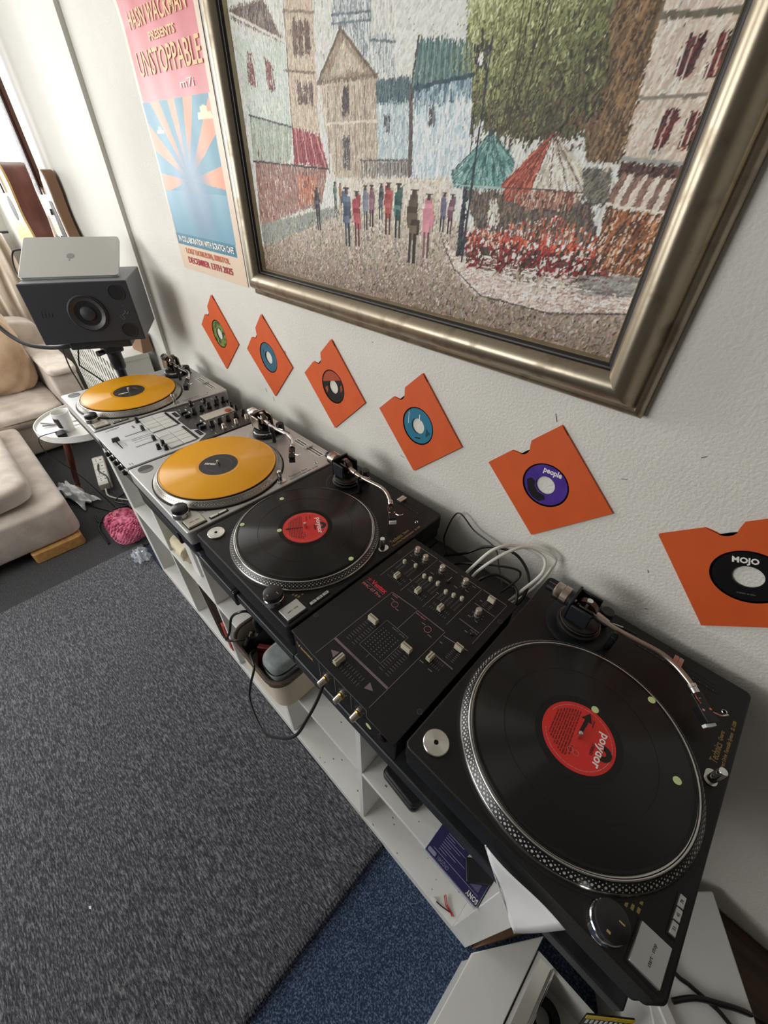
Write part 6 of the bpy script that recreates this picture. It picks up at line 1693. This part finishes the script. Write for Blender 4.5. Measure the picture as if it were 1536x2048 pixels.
mb.add(vs, [tuple(range(n))] + [((k+1) % n, k, n+k, n+(k+1) % n) for k in range(n)] + [(n+(k+1) % n, n+k, 2*n+k, 2*n+(k+1) % n) for k in range(n)])
obj('lining', mb, 'basket_lining', bs_)
obj('rim_roll', MB().tube([(x, y, -0.333+0.006*math.sin(9*x+7*y)) for x, y in rrect(0.786, 1.011, -0.515, -0.221, 0.045, 8)]+[(1.011, -0.266, -0.33)], 0.006, 8), 'basket_brown', bs_)
pc = thing('zip_pouch', 'pale grey zipped pouch standing in the fabric basket', 'pouch', (0.96, -0.43, -0.468))
obj('shell', cushion(0.922, 1.000, -0.503, -0.36, -0.468, -0.286, 0.22, 0.5, 28, 56, 0.0, 2), 'pouch_grey', pc, angle=80)
obj('zip', MB().tube([(x, y, -0.315) for x, y in rrect(0.923, 1.000, -0.504, -0.358, 0.034, 8)] + [(1.000, -0.392, -0.315)], 0.0026, 6), 'black_plastic', pc)
hp_ = thing('headphones', 'black headphones dropped into the fabric basket', 'headphones', (0.85, -0.40, -0.47))
obj('ear_cup', MB().lathe([(0.030, -0.015), (0.038, -0.010), (0.040, 0.006), (0.034, 0.016), (0.014, 0.018)], 32, (0.835, -0.440, -0.385), Matrix.Rotation(R(60), 3, 'Y')), 'black_plastic', hp_)
obj('ear_cup', MB().lathe([(0.030, -0.015), (0.038, -0.010), (0.040, 0.006), (0.034, 0.016), (0.014, 0.018)], 32, (0.870, -0.340, -0.37), Matrix.Rotation(R(-50), 3, 'X')), 'black_plastic', hp_)
obj('headband', MB().tube(smooth_path([(0.830,-0.450,-0.36),(0.810,-0.44,-0.315),(0.815,-0.37,-0.29),(0.845,-0.31,-0.295),(0.872,-0.315,-0.33)], 7), 0.008, 10), 'black_rubber', hp_)
rd = obj('red_notebook', MB().obox((0.895, -0.470, -0.405), (0.030, 0.008, 0.055), Matrix.Rotation(R(35), 3, 'Z') @ Matrix.Rotation(R(-18), 3, 'X')), 'print_darkred', bevel=0.002)
tag(rd, 'dark red booklet stuck upright in the fabric basket', 'booklet')
jk = thing('jack_plug', 'silver and black jack plug hooked over the basket rim', 'plug', (0.875, -0.50, -0.30))
obj('barrel', MB().tube([(0.880,-0.495,-0.270), (0.868,-0.505,-0.305)], 0.005, 12), 'black_plastic', jk)
obj('tip', MB().tube([(0.882,-0.493,-0.264), (0.887,-0.489,-0.247)], 0.0030, 10), 'chrome', jk)
cable('headphone_lead', [(1.207,-0.500,-0.048),(1.212,-0.520,-0.070),(1.212,-0.545,-0.10),(1.200,-0.568,-0.15),(1.155,-0.582,-0.22),(1.063,-0.587,-0.342),(0.985,-0.572,-0.345),(0.965,-0.552,-0.315),(0.960,-0.530,-0.27),(0.905,-0.512,-0.300),(0.885,-0.49,-0.33),(0.87,-0.46,-0.40)], 0.0030, 'cable_black', 'black headphone lead looping from the basket up to the black mixer')
cable('headphone_lead', [(0.86,-0.40,-0.34),(0.875,-0.455,-0.25),(0.855,-0.468,-0.215),(0.839,-0.487,-0.215),(0.811,-0.500,-0.253),(0.797,-0.512,-0.315),(0.778,-0.522,-0.365),(0.83,-0.515,-0.318),(0.86,-0.47,-0.32)], 0.0034, 'cable_black', 'black coiled lead springing out of the fabric basket')
# left compartments
tag(obj('folded_cloth', cushion(0.215, 0.335, -0.455, -0.20, -0.4845, -0.40, 0.5, 0.35, 16, 40, 0.006, 3), 'cream_cloth', angle=80), 'folded cream cloth on the middle shelf below the silver turntable', 'cloth')
tag(obj('card_box', MB().box(0.345, 0.40, -0.440, -0.12, -0.4845, -0.24), 'white_laminate', bevel=0.002), 'tall white card box on the middle shelf beside the cream cloth', 'box')
GR = 'record sleeves leaning in the lower shelf'
for k, (x, m, lab) in enumerate(((0.315, 'offwhite_plastic', 'cream record sleeve leaning in the lower shelf, leftmost'), (0.332, 'matt_black', 'black record sleeve leaning in the lower shelf beside the red spine'), (0.349, 'basket_brown', 'brown record sleeve leaning in the lower shelf'))):
    o = obj('record_sleeve', MB().obox((0, 0, 0), (0.0022, 0.155, 0.155), Matrix.Identity(3)), m)
    o.location = (x+0.045, -0.295, -0.712); o.rotation_euler = (0, R(-7), 0)
    tag(o, lab, 'record sleeve', GR)
rb = thing('red_binder', 'red-spined white folder at the front of the lower shelf', 'folder', (0.470, -0.36, -0.87))
obj('cover', MB().box(0.452, 0.486, -0.44, -0.25, -0.8695, -0.66), 'white_laminate', rb, bevel=0.002)
obj('spine', MB().box(0.450, 0.474, -0.452, -0.440, -0.8695, -0.70), 'box_red', rb, bevel=0.002)
# right compartments
bc = thing('spectacle_case', 'black hinged case lying on the middle shelf below the black mixer', 'case', (1.345, -0.385, -0.485))
bm = Matrix.Translation((1.345, -0.388, -0.485)) @ RZ(-4).to_4x4()
obj('lower_shell', MB().prism(rrect(-0.055, 0.055, -0.045, 0.045, 0.014), 0.0005, 0.020).xform(bm), 'dark_vinyl_case', bc, bevel=0.004)
obj('lid', MB().prism(rrect(-0.053, 0.053, -0.043, 0.043, 0.014), 0.021, 0.034).xform(bm), 'dark_vinyl_case', bc, bevel=0.006, seg=3)
sx = thing('disc_case', 'dark blue flat disc case with fine white print on the middle shelf', 'disc case', (1.522, -0.385, -0.485))
obj('case', MB().box(1.453, 1.586, -0.467, -0.31, -0.4845, -0.470), 'clear_film', sx, bevel=0.001)
bl = obj('inlay', MB().box(1.455, 1.584, -0.464, -0.312, -0.483, -0.4695), 'sony_blue', sx)
text('lettering', 'SONY', 0.0125, 'print_white', bl, (1.570, -0.4570, -0.4693), RZ(180), fit=0.026, bold=0.0003)
text('lettering', 'CRQ/2451', 0.010, 'sony_print', bl, (1.496, -0.4570, -0.4693), RZ(180), fit=0.028)
pm = MB()
pm.box(1.466, 1.578, -0.4495, -0.4485, -0.4695, -0.4692)
for k in range(16):
    pm.box(1.553+k*0.0014-0.0001, 1.5535+k*0.0014, -0.444, -0.395, -0.4695, -0.4692)
for k in range(9):
    pm.box(1.475, 1.475+0.02+0.02*((k*7) % 3), -0.443+k*0.005, -0.4420+k*0.005, -0.4695, -0.4692)
obj('fine_print', pm, 'sony_print', bl, smooth=False)
obj('maker_badge', MB().prism(rrect(1.458, 1.478, -0.4615, -0.4535, 0.003), -0.4695, -0.4692), 'sony_print', bl)
wl = thing('black_wallet', 'black folded wallet lying on the blue disc case', 'wallet', (1.56, -0.42, -0.469))
wm = Matrix.Translation((1.560, -0.415, -0.4688)) @ RZ(38).to_4x4()
obj('cover', MB().box(-0.030, 0.045, -0.020, 0.020, 0.0003, 0.012).xform(wm), 'dark_vinyl_case', wl, bevel=0.002)
obj('card_edge', MB().prism([(-0.026,0.0202),(-0.018,0.028),(-0.006,0.027),(0.002,0.0225),(0.044,0.0225),(0.044,0.0202)], 0.004, 0.008).xform(wm), 'offwhite_plastic', wl)
wr = thing('wire_offcut', 'short red and black wire with a white connector on the lower shelf', 'wire', (1.545, -0.43, -0.87))
obj('red_wire', MB().tube(smooth_path([(1.535,-0.428,-0.862),(1.550,-0.440,-0.866),(1.566,-0.442,-0.8665),(1.575,-0.446,-0.8668)], 6), 0.0014, 6).tube(smooth_path([(1.537,-0.424,-0.862),(1.552,-0.437,-0.864),(1.568,-0.440,-0.8665),(1.578,-0.443,-0.8668)], 6), 0.0012, 6), 'print_crimson', wr)
obj('black_wire', MB().tube(smooth_path([(1.528,-0.452,-0.866),(1.545,-0.449,-0.8665),(1.566,-0.443,-0.8665)], 6), 0.0014, 6), 'cable_black', wr)
obj('connector', MB().obox((1.521, -0.4525, -0.866), (0.006, 0.003, 0.003), RZ(8)), 'white_plastic', wr, bevel=0.0006)

# ------------------------------------------------------------------ folded letter tucked in front of the nearest deck
pa = MB()
A_, B_, C_ = Vector((1.531,-0.4935,-0.026)), Vector((1.640,-0.4935,-0.028)), Vector((1.614,-0.5115,-0.143))
def lt(u, v):
    p = A_*(1-u-v) + B_*u + C_*v
    p = p + Vector((0, -0.0018*math.sin(6*u+9*v), 0))
    return p
NT = 12; ix = {}; vs = []; fs = []
for i in range(NT+1):
    for j in range(NT+1-i):
        ix[(i, j)] = len(vs); vs.append(lt(i/NT, j/NT))
for i in range(NT):
    for j in range(NT-i):
        fs.append((ix[(i, j)], ix[(i+1, j)], ix[(i, j+1)]))
        if i+j < NT-1: fs.append((ix[(i+1, j)], ix[(i+1, j+1)], ix[(i, j+1)]))
pa.add(vs, fs)
ev = thing('envelope', 'white folded letter poking out under the nearest black turntable', 'envelope', (1.62, -0.50, -0.12))
o = obj('flap', pa, 'paper', ev); o.modifiers.new('thickness', 'SOLIDIFY').thickness = 0.0006
e1 = MB().tube([A_+Vector((0,-0.0005,0)), A_.lerp(C_, 0.5)+Vector((0,-0.0012,0)), C_+Vector((0,-0.0005,0))], 0.0012, 6)
obj('folded_edge', e1, 'paper', ev)

# ------------------------------------------------------------------ right of the shelf: low white unit with an open bin, boxes by the wall
wu = thing('low_cabinet', 'low white cabinet with a flat top standing against the shelf end', 'cabinet', (1.695, -0.62, FLOOR))
obj('body', MB().prism([(1.645,-0.98),(1.742,-0.98),(1.742,-0.345),(1.645,-0.486)], FLOOR, -0.775), 'white_laminate', wu, bevel=0.002)
obj('top', MB().prism([(1.641,-0.985),(1.748,-0.985),(1.748,-0.335),(1.641,-0.478)], -0.775, -0.755), 'white_laminate', wu, bevel=0.002)
tag(obj('brown_carton', MB().prism([(1.650,-0.452),(1.735,-0.332),(1.735,-0.27),(1.650,-0.27)], FLOOR+0.0005, -0.79), 'guitar_side_brown', bevel=0.003), 'small brown carton wedged behind the low white cabinet', 'carton')
ob = thing('open_bin', 'open grey-white storage bin with a metal rim beside the low cabinet', 'bin', (1.86, -0.62, FLOOR))
bw = MB().box(1.752, 1.975, -0.95, -0.365, FLOOR+0.001, FLOOR+0.012).box(1.752, 1.760, -0.95, -0.365, FLOOR+0.012, -0.760).box(1.967, 1.975, -0.95, -0.365, FLOOR+0.012, -0.760).box(1.760, 1.967, -0.373, -0.365, FLOOR+0.012, -0.760).box(1.760, 1.967, -0.95, -0.942, FLOOR+0.012, -0.760)
obj('shell', bw, 'white_laminate', ob)
obj('metal_rim', MB().tube([(1.790, -0.371, -0.757), (1.790, -0.945, -0.757)], 0.0042, 12).box(1.760, 1.790, -0.942, -0.373, -0.766, -0.760), 'chrome', ob)
tag(obj('tape_roll', MB().lathe([(0.020, 0.0), (0.038, 0.0), (0.038, 0.03), (0.020, 0.03)], 32, (1.835, -0.43, FLOOR+0.013), close=True), 'black_rubber'), 'black tape roll in the open bin', 'tape')
tag(obj('foam_block', MB().obox((1.835, -0.475, FLOOR+0.045), (0.045, 0.018, 0.03), RZ(20)), 'grey_foam', bevel=0.004), 'grey foam block in the open bin beside the tape roll', 'foam block')
bp_ = thing('battery_pack', 'yellow and black carded battery pack in the open bin', 'battery pack', (1.87, -0.42, FLOOR+0.015))
pmx = Matrix.Translation((1.872, -0.392, -0.640)) @ (RZ(40) @ Matrix.Rotation(R(-14), 3, 'X')).to_4x4()
obj('card', MB().box(-0.045, 0.045, -0.0015, 0.0015, -0.265, 0.045).xform(pmx), 'print_black', bp_)
obj('yellow_band', MB().box(-0.045, 0.045, -0.0025, -0.0012, 0.030, 0.045).xform(pmx), 'card_yellow', bp_)
lm_ = MB()
for k in range(9): lm_.box(-0.040+k*0.009, -0.036+k*0.009, -0.0022, -0.0013, 0.004, 0.022)
obj('printed_bars', lm_.xform(pmx), 'print_white', bp_)
tag(obj('white_jar', MB().lathe([(0.030, 0.0), (0.034, 0.01), (0.034, 0.075), (0.030, 0.085), (0.0, 0.085)], 32, (1.800, -0.52, FLOOR+0.013)), 'white_plastic'), 'white lidded jar at the near end of the open bin', 'jar')
# turned white box near the wall
wbx = thing('turned_white_box', 'white storage box turned at an angle against the wall below the nearest turntable', 'box', (1.955, -0.19, FLOOR))
c0 = Vector((1.972, -0.030)); da = Vector((-0.71, -0.704)); db = Vector((0.565, -0.825))
q_ = [c0, c0+da*0.20, c0+da*0.20+db*0.225, c0+db*0.225]
obj('carton', MB().prism([(p.x, p.y) for p in q_], FLOOR, -0.640), 'white_laminate', wbx, bevel=0.003)
ctr = sum(q_, Vector((0, 0)))/4
obj('lid', MB().prism([tuple(ctr+(p-ctr)*1.02) for p in q_], -0.640, -0.622), 'white_laminate', wbx, bevel=0.003)
tag(obj('white_strip', MB().prism([(1.892,-0.270),(1.915,-0.262),(1.99,-0.318),(1.978,-0.335)], -0.6215, -0.612), 'white_plastic', bevel=0.002), 'curved white plastic strip on the turned white box', 'strip')
cable('mains_cable', [(1.80,-0.160,-0.60),(1.87,-0.195,-0.612),(1.939,-0.228,-0.615),(1.970,-0.226,-0.6165),(1.998,-0.224,-0.6165),(2.03,-0.224,-0.616),(2.08,-0.235,-0.64),(2.11,-0.26,-0.75),(2.13,-0.30,FLOOR+0.004)], 0.0042, 'cable_black', 'black cable crossing the turned white box towards the camera')
cable('mains_cable', [(1.950,-0.275,-0.611),(1.966,-0.255,-0.607),(1.985,-0.236,-0.606),(2.02,-0.212,-0.609),(2.055,-0.190,-0.615),(2.10,-0.165,-0.65),(2.16,-0.14,-0.715),(2.25,-0.12,-0.715)], 0.0050, 'cable_black', 'black cable crossing over the other one towards the wooden plinth')
tag(obj('wooden_plinth', MB().prism([(2.02,-0.004),(2.9,-0.004),(2.9,-0.42),(2.18,-0.42),(2.115,-0.20)], FLOOR, -0.72), 'wood_floor', bevel=0.003), 'dark brown wooden plinth along the wall at the right edge', 'plinth')

tag(obj('paper_scrap', MB().prism([(-0.006,-0.002),(0.001,-0.003),(0.006,0.001),(-0.001,0.003)], 0.0005, 0.0014), 'paper'), 'tiny white paper scrap lying on the open rug', 'scrap').location = (0.86, -1.115, FLOOR+0.0125)
